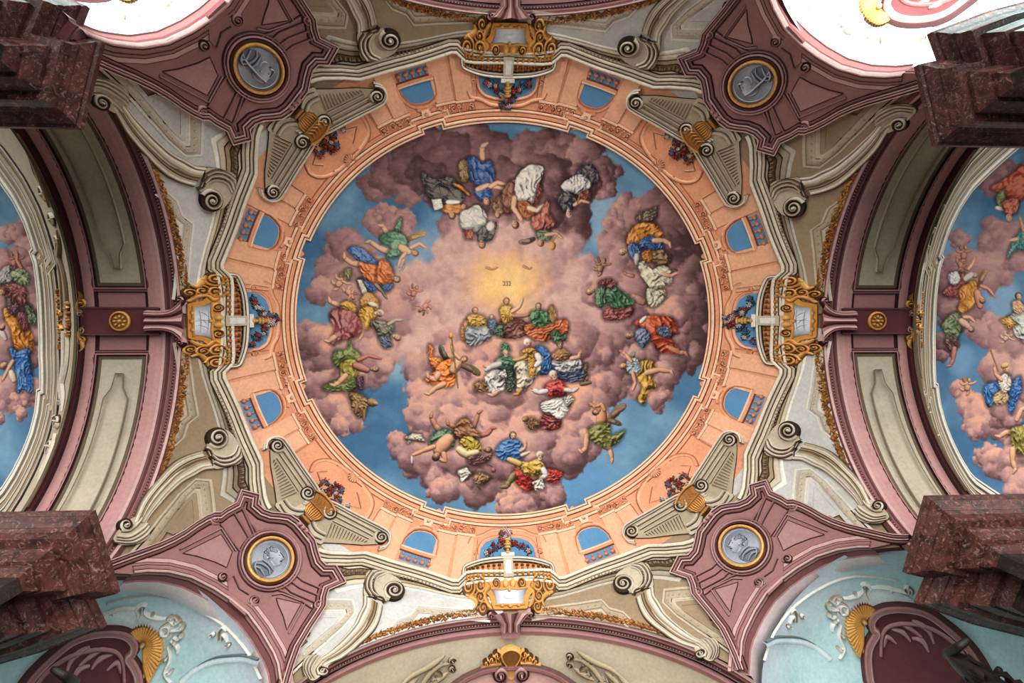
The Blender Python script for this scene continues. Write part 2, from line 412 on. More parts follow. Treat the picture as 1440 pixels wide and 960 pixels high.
for k in OCT:
    m = mapper(k)
    # pilasters
    for (t0, t1, r0, r1) in ((8.3, 12.4, 5.93, 6.9), (13.0, 17.3, 5.95, 6.9), (24.6, 28.3, 5.95, 6.9), (28.8, 32.6, 5.98, 6.6)):
        M = MB()
        fill(M, m, np.vstack([pol([r0]*4, np.linspace(t0, t1, 4)), pol([r1]*4, np.linspace(t1-.1, t0+.1, 4))]), .05, mix(OR1, OR0, .45), rim=OR3)
        P = M.build('pilaster', 'plaster', drum)
        # capital
        M = MB()
        fill(M, m, np.vstack([pol([r0-.03]*4, np.linspace(t0-.3, t1+.3, 4)), pol([r0+.02]*4, np.linspace(t1+.3, t0-.3, 4))]), .09, OR0, rim=OR3)
        fill(M, m, np.vstack([pol([r0-.22]*4, np.linspace(t0-.4, t1+.4, 4)), pol([r0-.04]*4, np.linspace(t1+.1, t0-.1, 4))]), .05, mix(OR1, OR2, .55), rim=OR3)
        for i in range(20):
            a = rng.uniform(t0, t1); r = rng.uniform(r0-.2, r0-.05); c = pol(r, a)
            M2 = rng.uniform(.02, .045); blob(M, m, c, M2, M2*.7, rng.uniform(0, 3), .06, .04, OR0, OR3, seg=7, rings=2)
        for s in (t0+.5, t1-.5):
            volute(M, m, pol(r0-.12, s), .055, 0, 1.3, 1, .06, .03, [OR0, OR1, OR3])
        M.build('capital', 'plaster', P)
    # window over the cornice break: arched opening with sky, railing and little balusters
    wn = np.vstack([pol([6.46]*6, np.linspace(24.1, 16.9, 6)), pol([6.30, 6.18, 6.10, 6.065, 6.06, 6.08, 6.13, 6.22, 6.32], [16.9, 17.2, 17.9, 19.0, 20.4, 21.8, 22.9, 23.6, 24.1])])
    ringp = np.vstack([pol([6.5, 6.30, 6.15, 6.05, 5.995, 5.99, 6.02, 6.08, 6.2, 6.32, 6.5], [16.3, 16.3, 16.6, 17.5, 18.9, 20.5, 22.1, 23.3, 24.2, 24.7, 24.7])])
    wd = flat('arched_opening', k, wn, .03, BLUE, drum, 'fresco')
    M = MB(); stroke(M, m, dense(ringp, .06), .05, .02, .05, [OR0, OR1, OR3]); stroke(M, m, pol([5.96, 5.9, 5.92, 5.97], [18.6, 20.2, 21.2, 22.3]), .05, .03, .06, [OR0, OR2]); M.build('surround', 'plaster', wd)
    M = MB(); fill(M, m, np.vstack([pol([5.77, 5.93], [19.1, 19.6]), pol([5.93, 5.77], [21.4, 21.9])]), .09, OR0, rim=OR3); blob(M, m, pol(5.83, 20.5), .07, .05, 0, .09, .05, OR0, OR3); M.build('keystone', 'plaster', wd)
    lower = flat('arched_opening', k, np.vstack([pol([6.72]*4, np.linspace(24.1, 16.9, 4)), pol([6.5]*4, np.linspace(16.9, 24.1, 4))]), .028, BLUE, drum, 'fresco')
    M = MB(); band(M, m, pol([6.45]*8, np.linspace(16.5, 24.5, 8)), prof([(.03, .08, OR0), (.05, .07, OR1), (.025, .05, OR3)], riser=.7), side=-1)
    M.build('railing', 'plaster', lower)
    for t in np.linspace(17.5, 23.5, 5):
        M = MB()
        blob(M, m, pol(6.66, t), .085, .05, -math.radians(t), .03, .06, OR1, OR3, seg=9); blob(M, m, pol(6.6, t), .035, .05, -math.radians(t), .03, .06, OR1, OR3, seg=8)
        M.build('baluster', 'plaster', lower)
    # panel edges in the wall
    for (t, r0, r1) in ((5.2+2.2, 5.98, 6.5), (33.0, 6.0, 6.45)):
        M = MB(); stroke(M, m, dense(pol([r0, r1], [t, t]), .15), .018, .015, .03, [OR0, OR3]); M.build('wall_line', 'plaster', drum)
    M = MB(); stroke(M, m, pol([5.80]*8, np.linspace(33, 42, 8)), .03, .02, .04, [OR0, OR1, OR3])
    M.build('wall_moulding', 'plaster', drum)
# oval double-moulded panels with a shell on the four diagonals, built once per corner
for k, cn in (('bottom-', 'lower left'), ('bottom+', 'lower right'), ('top-', 'upper left'), ('top+', 'upper right')):
    m = mapper(k)
    half = tr([(436, 664), (441, 652), (452, 647), (466, 648), (480, 655), (494, 666), (508, 680), (519, 694), (524, 708), (520, 722), (512, 734)])
    a = half; full = a
    M = MB(); cm = catmull(full, 5)
    stroke(M, m, cm, .05, .015, .06, [OR0, OR1, OR3]); stroke(M, m, catmull((full-np.array([4.3, 4.3]))*.955+np.array([4.3, 4.3])-.02, 5), .025, .015, .04, [OR0, OR2])
    pn = M.build('oval_panel', 'plaster', drum)
    M = MB()
    stroke(M, m, dense(tr([(463, 673), (452, 679), (446, 664), (460, 663)]), .1), .022, .015, .035, [OR0, OR3]); M.build('panel_line', 'plaster', pn); M = MB()
    stroke(M, m, dense(tr([(492, 712), (508, 716), (504, 698), (502, 692)]), .1), .022, .015, .035, [OR0, OR3])
    M.build('panel_line', 'plaster', pn)
    M = MB(); c = tr([(499, 668)])[0]; d = c/np.linalg.norm(c)
    for i in range(7):
        an = -1.2+2.4*i/6; e = np.array([d[0]*math.cos(an)-d[1]*math.sin(an), d[0]*math.sin(an)+d[1]*math.cos(an)])
        stroke(M, m, [c+d*.06, c+e*.09, c+e*.17], [.015, .035, .03], .06, .06, [OR0, OR1, OR3])
    volute(M, m, c+np.array([d[1], -d[0]])*.13, .06, 0, 1.3, 1, .05, .04, [OR0, OR1, OR3]); volute(M, m, c-np.array([d[1], -d[0]])*.13, .06, 0, 1.3, -1, .05, .04, [OR0, OR1, OR3])
    M.build('shell_ornament', 'plaster', pn)
for ax in AXES:
    m = mapper(ax+'-')
    arc = [( -.72, 6.28), (-.68, 6.12), (-.55, 6.0), (-.35, 5.945), (-.15, 5.93), (.15, 5.93), (.35, 5.945), (.55, 6.0), (.68, 6.12), (.72, 6.28)]
    wd = flat('lunette_opening', ax+'-', arc+[(.72, 6.34), (-.72, 6.34)], .03, BLUE, drum, 'fresco')
    M = MB(); up = [(-1.0, 6.03), (-.92, 5.9), (-.72, 5.87), (-.58, 5.83), (-.42, 5.77), (-.2, 5.75), (.2, 5.75), (.42, 5.77), (.58, 5.83), (.72, 5.87), (.92, 5.9), (1.0, 6.03)]
    stroke(M, m, catmull(up, 4), .045, .02, .06, [OR3, OR1, OR0]); stroke(M, m, catmull(np.array(arc)*[1.06, 1]+[0, -.04], 4), .035, .02, .05, [OR3, OR1, OR0])
    for s in (-1, 1): volute(M, m, (s*.84, 6.2), .07, 0, 1.5, s, .02, .04, [OR0, OR1, OR3])
    M.build('surround', 'plaster', wd)
# ---------------------------------------------------------------- cream entablature that closes the attic (upper and lower mouldings)
ent = empty('entablature', (0, 0, C0+5.6+ZB)); tag(ent, 'cream moulded entablature ring with dentil frieze below the salmon attic', 'cornice')
A_OCT = tr([(718, 802), (690, 802), (668, 802), (655, 804), (648, 810), (643, 815), (637, 815), (620, 809), (590, 799), (565, 792), (548, 787), (530, 781), (514, 776), (492, 777), (465, 776)])
A_OCT[0, 0] = 0; d0 = A_OCT[-1]; s0 = (d0[0]+d0[1])/2
A_OCT = np.vstack([A_OCT, tr([(455, 774), (447, 771)])])
B_IN = tr([(718, 819), (690, 819), (663, 818), (643, 819), (620, 815), (590, 806), (565, 799), (548, 794), (530, 788), (514, 783), (492, 784), (466, 784)])
B_OUT = tr([(718, 849), (690, 849), (663, 848), (643, 845), (620, 840), (590, 833), (565, 829), (548, 827), (530, 825), (514, 827), (492, 831), (472, 836)])
for q in (B_IN, B_OUT):
    q[0, 0] = 0
B_IN = np.vstack([B_IN, [B_IN[-1].mean()+np.array([-.1, .02])]]); B_OUT = np.vstack([B_OUT, [B_OUT[-1].mean()+np.array([-.1, .02])]])
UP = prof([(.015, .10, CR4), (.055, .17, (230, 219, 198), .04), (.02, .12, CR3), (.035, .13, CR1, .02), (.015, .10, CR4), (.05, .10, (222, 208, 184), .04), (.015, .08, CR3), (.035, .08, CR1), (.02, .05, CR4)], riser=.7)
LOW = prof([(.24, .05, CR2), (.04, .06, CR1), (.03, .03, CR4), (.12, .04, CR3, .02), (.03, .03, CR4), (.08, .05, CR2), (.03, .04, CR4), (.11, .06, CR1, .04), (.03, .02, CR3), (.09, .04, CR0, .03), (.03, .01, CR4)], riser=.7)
def low_for(t):
    f = 1.1 if t == 0 else .86
    return [(o, h*.6, sc(c, f)) for o, h, c in LOW]
U = MB()
for k in OCT:
    m = mapper(k); L = MB(); t = PANELTONE[k]
    band(U, m, A_OCT, UP, step=.12, side=-1)
    ia, ob = ruled(L, m, B_IN, B_OUT, low_for(t))
    lo = L.build('frieze', 'plaster', ent)
    D = MB(); P = dense(ia*.56+ob*.44, .13); Nn = normals(P)
    for i in range(int(len(P)*.86)):
        c = P[i]; a = math.atan2(Nn[i][1], Nn[i][0])
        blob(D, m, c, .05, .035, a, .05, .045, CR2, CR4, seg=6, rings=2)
    D.build('dentils', 'plaster', lo)
U.build('crown_moulding', 'plaster', ent)

# ---------------------------------------------------------------- gilded leaf garland and bead along the vault edge
for ax in AXES:
    m = mapper(ax+'-'); rg = random.Random(11)
    root = empty('leaf_garland', m(0, 7.2)); tag(root, f'thin gilded leaf garland along the rim of the {ARCHNAME[ax]}', 'garland', 'gilded leaf garlands')
    for s in (-1, 1):
        M = MB()
        for i in range(260):
            u = i/260; a = .5+2.9*u; w = .06*(1-u*.5)
            c = (s*(a+rg.uniform(-.02, .02)), 7.335-w+rg.uniform(-w, w)*.9)
            t = rg.choice([GO1, GO2, GO2, GO3])
            blob(M, m, c, .055, .02, rg.uniform(-.9, .9), .02, .05, t, GO3, seg=6, rings=2)
        M.build('leaves', 'gilt', root)

# ---------------------------------------------------------------- balconies
def leafy(M, m, c, r, rg, n=7):
    for i in range(n):
        a = rg.uniform(0, 6.28); d = rg.uniform(0, r)
        blob(M, m, (c[0]+d*math.cos(a), c[1]+d*math.sin(a)), .05, .018, rg.uniform(0, 3), .05, .05, rg.choice([(72, 104, 84), (46, 78, 66), (110, 140, 120)]), (18, 34, 34), seg=6, rings=2)
FLOW = [(178, 44, 40), (226, 226, 232), (70, 92, 140), (198, 84, 76), (150, 26, 30), (236, 214, 200), (96, 120, 165)]
def flower(name, m, c, r, col, parent, h=.08):
    M = MB()
    for i in range(5):
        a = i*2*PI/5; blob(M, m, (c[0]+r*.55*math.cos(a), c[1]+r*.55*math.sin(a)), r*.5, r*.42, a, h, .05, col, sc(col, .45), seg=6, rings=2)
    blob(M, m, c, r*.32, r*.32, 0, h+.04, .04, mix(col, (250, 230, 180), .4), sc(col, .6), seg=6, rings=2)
    return M.build(name, 'plaster', parent)
for ax in AXES:
    m = mapper(ax+'-'); an = ARCHNAME[ax]; rg = random.Random(21+len(ax))
    root = empty('balcony', m(0, 6.4)); tag(root, f'cream balustraded balcony projecting above the gilt cartouche of the {an}', 'balcony', 'painted balconies')
    M = MB(); ol = [(-1.18, 6.66), (-1.16, 6.5), (-1.02, 6.42), (-.6, 6.345), (0, 6.325), (.6, 6.345), (1.02, 6.42), (1.16, 6.5), (1.18, 6.66)]
    band(M, m, catmull(ol, 5), prof([(.015, .16, CR3), (.04, .18, CR0, .03), (.015, .15, CR4), (.03, .15, CR1), (.012, .1, CR4)], riser=.7), side=-1, step=.2)
    M.build('handrail', 'plaster', root)
    M = MB(); band(M, m, catmull([(-1.14, 6.78), (-.7, 6.755), (0, 6.745), (.7, 6.755), (1.14, 6.78)], 5), prof([(.012, .12, CR4), (.045, .14, CR0, .02), (.015, .1, CR3)], riser=.7), side=-1, step=.2)
    M.build('plinth', 'plaster', root)
    for s in (-1, 1):
        for i, x in enumerate((.22, .36, .50, .64, .77, .88, .97, 1.05)):
            M = MB(); y0 = 6.43+.05*x*x
            blob(M, m, (s*x, y0+.22), .062-.003*i, .07, 0, .1, .10, GO1, GO3, seg=9); blob(M, m, (s*x, y0+.13), .035, .06, 0, .1, .09, (196, 120, 66), GO3, seg=8)
            blob(M, m, (s*x, y0+.05), .05-.002*i, .035, 0, .1, .09, GO2, GO3, seg=8)
            M.build('baluster', 'plaster', root)
    M = MB()
    fill(M, m, [(-.12, 6.32), (.12, 6.32), (.13, 6.74), (-.13, 6.74)], .2, CR1, rim=CR3)
    fill(M, m, [(-.17, 6.27), (.17, 6.27), (.17, 6.35), (-.17, 6.35)], .24, CR0, rim=CR3)
    fill(M, m, [(-.07, 6.42), (.07, 6.42), (.08, 6.68), (-.08, 6.68)], .21, mix(CR0, GY0, .3), rim=CR4)
    M.build('pedestal', 'plaster', root)
    # vase with flowers on the pedestal
    vr = empty('flower_vase', m(0, 6.15)); tag(vr, f'small golden vase with flower garland on the balcony pedestal nearest the {an}', 'vase', 'flower vases on the balconies')
    M = MB()
    for (y, w, hh) in ((6.27, .10, .05), (6.22, .06, .05), (6.16, .12, .06), (6.10, .13, .05), (6.05, .08, .05), (6.0, .13, .05)):
        blob(M, m, (0, y), w, .045, 0, .14, hh+.08, GO0, GO3, seg=12)
    M.build('vase', 'gilt', vr)
    M = MB(); fl = []
    for i in range(26):
        a = rg.uniform(0, 6.28); d = rg.uniform(0, .19); fl.append((d*math.cos(a), 5.9+d*math.sin(a)))
    for s in (-1, 1):
        for i in range(9):
            u = i/8; fl.append((s*(.14+.42*u)+rg.uniform(-.05, .05), 6.05+.2*u**1.4+rg.uniform(-.05, .05)))
    for c in fl: leafy(M, m, c, .09, rg, 8)
    M.build('leaves', 'plaster', vr)
    for i, c in enumerate(fl): flower('flower', m, c, rg.uniform(.045, .075), FLOW[rg.randrange(7)], vr, .1)

# ---------------------------------------------------------------- gilt cartouches
for ax in AXES:
    m = mapper(ax+'-'); an = ARCHNAME[ax]
    root = empty('cartouche', m(0, 6.95)); tag(root, f'gilt scrollwork cartouche with silver field above the crown of the {an}', 'cartouche', 'gilt cartouches')
    M = MB()
    ol = [(-.55, 6.80), (.55, 6.80), (.62, 6.95), (.48, 7.08), (.42, 7.25), (.3, 7.28), (-.3, 7.28), (-.42, 7.25), (-.48, 7.08), (-.62, 6.95)]
    fill(M, m, catmull(ol, 4, True), .13, GO1, rim=GO2)
    for s in (-1, 1):
        G = [GO0, GO1, GO3]
        volute(M, m, (s*1.0, 6.86), .165, PI/2, 1.8, s, .1, .09, G); volute(M, m, (s*.72, 6.86), .15, -PI/2, 1.6, -s, .12, .09, G)
        volute(M, m, (s*.32, 6.85), .10, 0, 1.5, s, .16, .07, G)
        volute(M, m, (s*.72, 7.06), .12, 0, 1.6, -s, .1, .08, G); volute(M, m, (s*.66, 7.24), .11, PI, 1.6, s, .1, .08, G)
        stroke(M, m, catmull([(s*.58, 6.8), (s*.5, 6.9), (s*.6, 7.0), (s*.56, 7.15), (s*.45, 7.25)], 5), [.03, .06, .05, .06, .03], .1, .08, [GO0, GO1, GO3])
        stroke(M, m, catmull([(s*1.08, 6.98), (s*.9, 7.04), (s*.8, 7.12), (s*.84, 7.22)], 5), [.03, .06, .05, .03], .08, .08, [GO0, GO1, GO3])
        blob(M, m, (s*.09, 6.85), .09, .12, 0, .14, .1, GO0, GO2)
        blob(M, m, (s*.2, 7.23), .07, .04, 0, .14, .06, GO0, GO3)
    blob(M, m, (0, 6.97), .06, .05, 0, .14, .08, GO0, GO3); blob(M, m, (0, 7.24), .08, .04, 0, .14, .06, GO0, GO3)
    stroke(M, m, catmull([(-.46, 6.93), (-.2, 6.955), (0, 6.93), (.2, 6.955), (.46, 6.93)], 5), .03, .14, .05, [GO0, GO2]); stroke(M, m, catmull([(-.36, 7.21), (0, 7.22), (.36, 7.21)], 5), .025, .14, .05, [GO0, GO2])
    M.build('scroll_frame', 'gilt', root)
    M = MB(); fo = [(-.44, 6.95), (-.2, 6.98), (0, 6.96), (.2, 6.98), (.44, 6.95), (.36, 7.06), (.33, 7.2), (0, 7.21), (-.33, 7.2), (-.36, 7.06)]
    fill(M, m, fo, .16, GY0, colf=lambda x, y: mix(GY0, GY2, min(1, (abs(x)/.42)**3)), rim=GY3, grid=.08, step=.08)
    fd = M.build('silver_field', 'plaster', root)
    M = MB()
    if ax in ('left', 'right'):
        for p in ([(-.28, 7.02), (.28, 7.0)], [(-.2, 7.0), (-.1, 7.16)], [(.1, 7.0), (.22, 7.15)], [(0, 6.99), (0, 7.19)], [(-.26, 7.12), (.26, 7.13)], [(-.08, 7.02), (.06, 7.16)]):
            stroke(M, m, catmull([p[0], ((p[0][0]+p[1][0])/2+.02, (p[0][1]+p[1][1])/2-.015), p[1]], 5), [.004, .011, .004], .16, .012, [GY1, GY2])
    else:
        blob(M, m, (0, 7.08), .22, .07, 0, .16, .03, (245, 246, 250), GY1)
    M.build('emblem', 'plaster', fd)

# ---------------------------------------------------------------- large volute consoles beside the arches (eight); drawn from sightings of the lower left corner
CONL = [(281, 637), (264, 642), (247, 650), (233, 662), (220, 677), (209, 690), (198, 706), (192, 720), (186, 735)]
CONR = [(298, 658), (284, 660), (270, 668), (255, 676), (243, 686), (230, 699), (219, 712), (209, 724), (201, 737)]
G0 = dict(grid=12, step=8)
for k in OCT:
    m = PX(k, 'left'); t = PANELTONE[k]
    H0, H1 = CR0, CR1
    root = empty('volute_console', m(302, 617)); tag(root, f'large cream volute console by the {ARCHNAME[k[:-1]]}, {CORNER[k]} corner', 'console', 'large volute consoles')
    L, R_ = catmull(CONL, 4), catmull(CONR, 4)
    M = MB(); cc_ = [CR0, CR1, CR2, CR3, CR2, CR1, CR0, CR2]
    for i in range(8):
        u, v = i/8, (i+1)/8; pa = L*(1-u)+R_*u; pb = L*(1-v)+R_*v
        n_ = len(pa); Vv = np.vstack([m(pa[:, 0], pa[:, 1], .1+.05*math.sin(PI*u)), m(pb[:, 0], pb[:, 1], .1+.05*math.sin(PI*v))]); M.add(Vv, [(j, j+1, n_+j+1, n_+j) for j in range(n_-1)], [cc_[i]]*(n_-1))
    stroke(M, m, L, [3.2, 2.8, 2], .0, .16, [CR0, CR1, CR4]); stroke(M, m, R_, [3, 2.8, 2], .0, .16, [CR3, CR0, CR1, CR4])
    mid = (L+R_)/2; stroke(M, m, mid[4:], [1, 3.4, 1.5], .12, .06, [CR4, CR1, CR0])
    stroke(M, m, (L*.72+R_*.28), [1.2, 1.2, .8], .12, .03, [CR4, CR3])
    M.build('shaft', 'plaster', root)
    M = MB()
    fill(M, m, catmull([(288, 630), (294, 611), (306, 605), (319, 607), (330, 620), (338, 640), (335, 652), (320, 657), (299, 660), (296, 648)], 4, True), .14, CR1, rim=CR3, **G0)
    for q, w in (([(285, 631), (292, 634), (297, 641), (311, 645), (325, 640), (331, 628)], 2.4), ([(294, 641), (303, 649), (318, 650), (331, 642), (334, 632)], 3.2), ([(297, 651), (310, 656), (325, 653), (336, 645)], 3.0)):
        stroke(M, m, catmull(q, 5), w, .14, .09, [CR1, CR0, CR3, CR4])
    for i in range(6): blob(M, m, (305+4.4*i, 646-.25*i*i*.6+1), 1.7, .7, -.9, .2, .03, CR3, CR4, seg=6, rings=2)
    M.build('cap', 'plaster', root)
    M = MB(); volute(M, m, (302, 617), 15, 2.6, 2.0, -1, .2, .1, [CR0, CR1, CR4], wk=.17)
    M.build('scroll', 'plaster', root)
    M = MB()
    fill(M, m, catmull([(186, 728), (203, 735), (208, 752), (196, 764), (170, 768), (156, 760), (165, 745)], 4, True), .1, CR1, rim=CR3, **G0)
    for q in ([(160, 756), (178, 757), (196, 746), (204, 738)], [(158, 764), (182, 765), (200, 756), (208, 747)], [(166, 749), (178, 748), (190, 738), (196, 730)], [(160, 760), (180, 761), (198, 751), (206, 742)]):
        stroke(M, m, catmull(q, 5), [1.5, 2.8, 2], .1, .08, [CR0, CR1, CR4])
    volute(M, m, (173, 740), 10, 0, 1.6, 1, .12, .08, [CR0, CR1, CR4])
    M.build('foot_scroll', 'plaster', root)

# ---------------------------------------------------------------- long scrolled brackets flanking the urns (eight)
for k in OCT:
    m = PX(k, 'left')
    root = empty('long_bracket', m(420, 660)); tag(root, f'long scrolled cream bracket with fluted back, {CORNER[k]} diagonal, {ARCHNAME[k[:-1]]} side', 'bracket', 'long scrolled brackets')
    M = MB(); fill(M, m, [(378, 634), (392, 617), (402, 624), (447, 688), (444, 700), (425, 712), (404, 716), (388, 712), (385, 690), (379, 655)], .12, mix(CR1, CR2, .5), rim=CR4, **G0)
    M.build('body', 'plaster', root)
    M = MB(); outer = catmull([(372, 632), (374, 622), (383, 616), (394, 617), (402, 625), (424, 658), (446, 690), (447, 702), (438, 710), (426, 707)], 5)
    stroke(M, m, outer, 2.2, .1, .12, [CR0, CR0, CR3]); stroke(M, m, outer+[-3.2, 1.8], 1.5, .1, .1, [CR1, CR0, CR4])
    for (a_, b_, w) in (((397, 635), (431, 684), 2.6), ((391, 639), (425, 688), 1.8), ((387, 645), (418, 692), 1.3)):
        stroke(M, m, dense([a_, b_], 8), w, .12, .07, [CR0, CR1, CR4])
    M.build('rim_moulding', 'plaster', root)
    M = MB()
    for i in range(13):
        u = i/12; a_ = np.array([384, 648])*(1-u)+np.array([415, 694])*u; b_ = np.array([382, 652])*(1-u)+np.array([394, 703])*u
        stroke(M, m, np.array([a_, b_]), [1.5, .7], .13, .03, [CR1, CR2, CR4, CR4])
    M.build('flutes', 'plaster', root)
    for s_, r, sg in (((387, 628), 9, 1), ((430, 695), 9.5, 1)):
        M = MB(); volute(M, m, s_, r, .6, 1.7, sg, .2, .08, [CR0, CR1, CR4], wk=.2); M.build('scroll', 'plaster', root)
    M = MB(); fill(M, m, catmull([(385, 712), (398, 703), (412, 712), (424, 708), (436, 712), (424, 724), (404, 727)], 4, True), .12, CR1, rim=CR3, **G0)
    for q, w in (([(398, 704), (408, 716), (424, 719), (438, 711)], 3.4), ([(392, 710), (400, 722), (414, 726)], 2.2)): stroke(M, m, catmull(q, 5), w, .12, .09, [CR0, CR1, CR4])
    M.build('foot', 'plaster', root)

# ---------------------------------------------------------------- diagonals: gilt urn, bouquet, pink frame, medallion
DIAG = (('bottom-', 'lower left'), ('bottom+', 'lower right'), ('top-', 'upper left'), ('top+', 'upper right'))
for k, cn in DIAG:
    m = PX(k); rg = random.Random(5)
    cu = np.array([443., 718.]); d = np.array([.735, -.678]); e = np.array([.678, .735])
    ur = empty('golden_urn', m(*cu)); tag(ur, f'gilded fluted urn between the two scrolled brackets of the {cn} diagonal', 'urn', 'gilded urns')
    def at(u, v): return cu+(d*u+e*v)*30
    M = MB(); ol = [at(-.80, -.22), at(-.62, -.16), at(-.5, -.34), at(-.2, -.5), at(.25, -.48), at(.55, -.62), at(.62, -.3), at(.62, .3), at(.55, .62), at(.25, .48), at(-.2, .5), at(-.5, .34), at(-.62, .16), at(-.80, .22)]
    fill(M, m, ol, .24, GO2, rim=GO3, grid=6, step=5); M.build('body', 'gilt', ur)
    M = MB()
    for i in range(8):
        v = -.4+.8*i/7; stroke(M, m, np.array([at(-.52, v*.7), at(-.3, v), at(-.05, v)]), [.8, 2.0, .8], .24, .09, [GO0, GO1, GO3])
    for i in range(5):
        v = -.36+.18*i; stroke(M, m, np.array([at(.5, v), at(.25, v+.1), at(.05, v-.06)]), [.5, 1.2, .5], .24, .06, [GO0, GO2, GO3])
    stroke(M, m, np.array([at(0, -.5), at(0, .5)]), 1.0, .24, .06, [GO0, GO3])
    M.build('gadroons', 'gilt', ur)
    M = MB(); stroke(M, m, catmull([at(.52, -.68), at(.64, -.3), at(.66, .0), at(.64, .3), at(.52, .68)], 5), 2.2, .24, .1, [GO0, GO1, GO3]); M.build('lip', 'gilt', ur)
    M = MB(); stroke(M, m, np.array([at(-.76, -.28), at(-.78, 0), at(-.76, .28)]), 2.2, .22, .1, [GO0, GO3]); stroke(M, m, np.array([at(-.6, -.2), at(-.6, .2)]), 1.6, .22, .08, [GO0, GO3]); M.build('foot', 'gilt', ur)
    bq = empty('bouquet', m(*at(1.25, .1))); tag(bq, f'bouquet of red, white and blue flowers in the gilded urn of the {cn} diagonal', 'flowers', 'bouquets in the gilded urns')
    fl = []
    for i in range(34):
        a = rg.uniform(0, 6.28); q = math.sqrt(rg.uniform(0, 1)); fl.append(at(1.12+q*math.cos(a)*.52, q*math.sin(a)*.85+.05))
    def leafyp(M, c, r, n):
        for i in range(n):
            a = rg.uniform(0, 6.28); q = rg.uniform(0, r)
            blob(M, m, (c[0]+q*math.cos(a), c[1]+q*math.sin(a)), 2.6, 1.0, rg.uniform(0, 3), .05, .05, rg.choice([(72, 104, 84), (46, 78, 66), (120, 148, 128)]), (18, 34, 34), seg=6, rings=2)
    M = MB()
    for c in fl: leafyp(M, c, 5, 6)
    M.build('leaves', 'plaster', bq)
    def flow(c, r, col):
        M = MB()
        for i in range(5):
            a = i*2*PI/5; blob(M, m, (c[0]+r*.55*math.cos(a), c[1]+r*.55*math.sin(a)), r*.5, r*.42, a, .1, .05, col, sc(col, .45), seg=6, rings=2)
        blob(M, m, c, r*.32, r*.32, 0, .14, .04, mix(col, (250, 230, 180), .4), sc(col, .6), seg=6, rings=2)
        return M.build('flower', 'plaster', bq)
    for c in fl: flow(c, rg.uniform(2.2, 3.6), FLOW[rg.randrange(7)])
    # ------------------------------------------------ pink frame
    fr = empty('pendentive_frame', m(379, 790)); tag(fr, f'pink moulded pendentive frame over the {cn} corner niche', 'frame', 'pink pendentive frames')
    OUT = [(105, 804), (143, 793), (175, 781), (217, 766), (237, 757), (253, 748), (270, 736), (285, 727), (297, 722), (305, 722), (313, 716), (328, 708), (335, 690), (362, 697), (360, 711), (368, 718), (379, 722), (392, 723), (405, 725), (417, 733), (425, 742), (433, 752), (441, 762), (445, 778), (449, 790), (456, 797), (470, 797), (485, 822), (460, 833), (457, 843), (456, 856), (447, 870), (435, 888), (428, 900), (419, 915), (410, 940), (404, 960), (398, 985)]
    INN = [tuple(q) for q in REVEAL]
    M = MB(); fill(M, m, OUT+INN, .06, PK1, rim=PK3, grid=8, step=6); M.build('field', 'stucco', fr)
    M = MB()
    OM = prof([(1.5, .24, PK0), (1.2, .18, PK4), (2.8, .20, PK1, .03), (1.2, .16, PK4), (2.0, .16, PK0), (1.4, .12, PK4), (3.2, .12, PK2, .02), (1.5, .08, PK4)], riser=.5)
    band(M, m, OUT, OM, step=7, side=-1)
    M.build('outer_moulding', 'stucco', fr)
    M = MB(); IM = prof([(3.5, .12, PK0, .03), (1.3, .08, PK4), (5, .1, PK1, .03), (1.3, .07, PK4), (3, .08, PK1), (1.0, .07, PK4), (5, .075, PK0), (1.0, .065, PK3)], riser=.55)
    band(M, m, INN, IM, step=30, side=-1)
    M.build('archivolt', 'stucco', fr)
    # reveal of the niche arch, with sunk panels
    sg_ = np.array({'lower left': (-1, 1), 'lower right': (1, 1), 'upper left': (-1, -1), 'upper right': (1, -1)}[cn])
    Fp = m(REVEAL[:, 0], REVEAL[:, 1], .03); M = MB(); rows = [(0, 0, PK1), (.04, 0, PK3), (.06, .03, PK2), (.22, .03, PK1), (.24, 0, (206, 190, 190)), (.42, 0, (196, 186, 188)), (.62, .1, (190, 196, 198))]
    cz_ = np.array([Fp[:, 0].mean(), Fp[:, 1].mean(), Fp[:, 2].min()]); V = []
    for dd, up, cl_ in rows: V.append(Fp+np.array([sg_[0]*.707*dd, sg_[1]*.707*dd, 0])+(Fp-cz_)/np.linalg.norm(Fp-cz_, axis=1)[:, None]*up)
    nF = len(Fp); M.add(np.vstack(V), [(r*nF+i, r*nF+i+1, (r+1)*nF+i+1, (r+1)*nF+i) for r in range(len(rows)-1) for i in range(nF-1)], [rows[r][2] for r in range(len(rows)-1) for i in range(nF-1)])
    M.build('reveal', 'stucco', fr)
    for q in ([(327, 722), (341, 745), (351, 763)], [(338, 714), (347, 734), (356, 755)], [(352, 738), (364, 757)], [(410, 806), (424, 818), (452, 830)], [(402, 815), (420, 828), (447, 839)], [(395, 822), (408, 834), (440, 848)],
              [(308, 738), (324, 762), (336, 777), (334, 790)], [(385, 829), (398, 834), (420, 845), (436, 856)]):
        M = MB(); stroke(M, m, dense(q, 6), 1.7, .06, .08, [PK0, PK1, PK4]); stroke(M, m, dense(np.array(q)+(2.6, 1.8), 6), .9, .06, .06, [PK1, PK4])
        M.build('stepped_moulding', 'stucco', fr)
    for tri in ([(255, 779), (309, 752), (325, 777), (317, 799), (300, 791), (275, 783)], [(387, 842), (422, 850), (402, 887), (397, 868), (390, 852)]):
        M = MB(); fill(M, m, tri, .075, mix(PK1, PK0, .35), rim=PK3, grid=12, step=6); stroke(M, m, dense(tri+tri[:1], 6), .9, .07, .02, [PK4, PK3]); M.build('sunk_panel', 'stucco', fr)
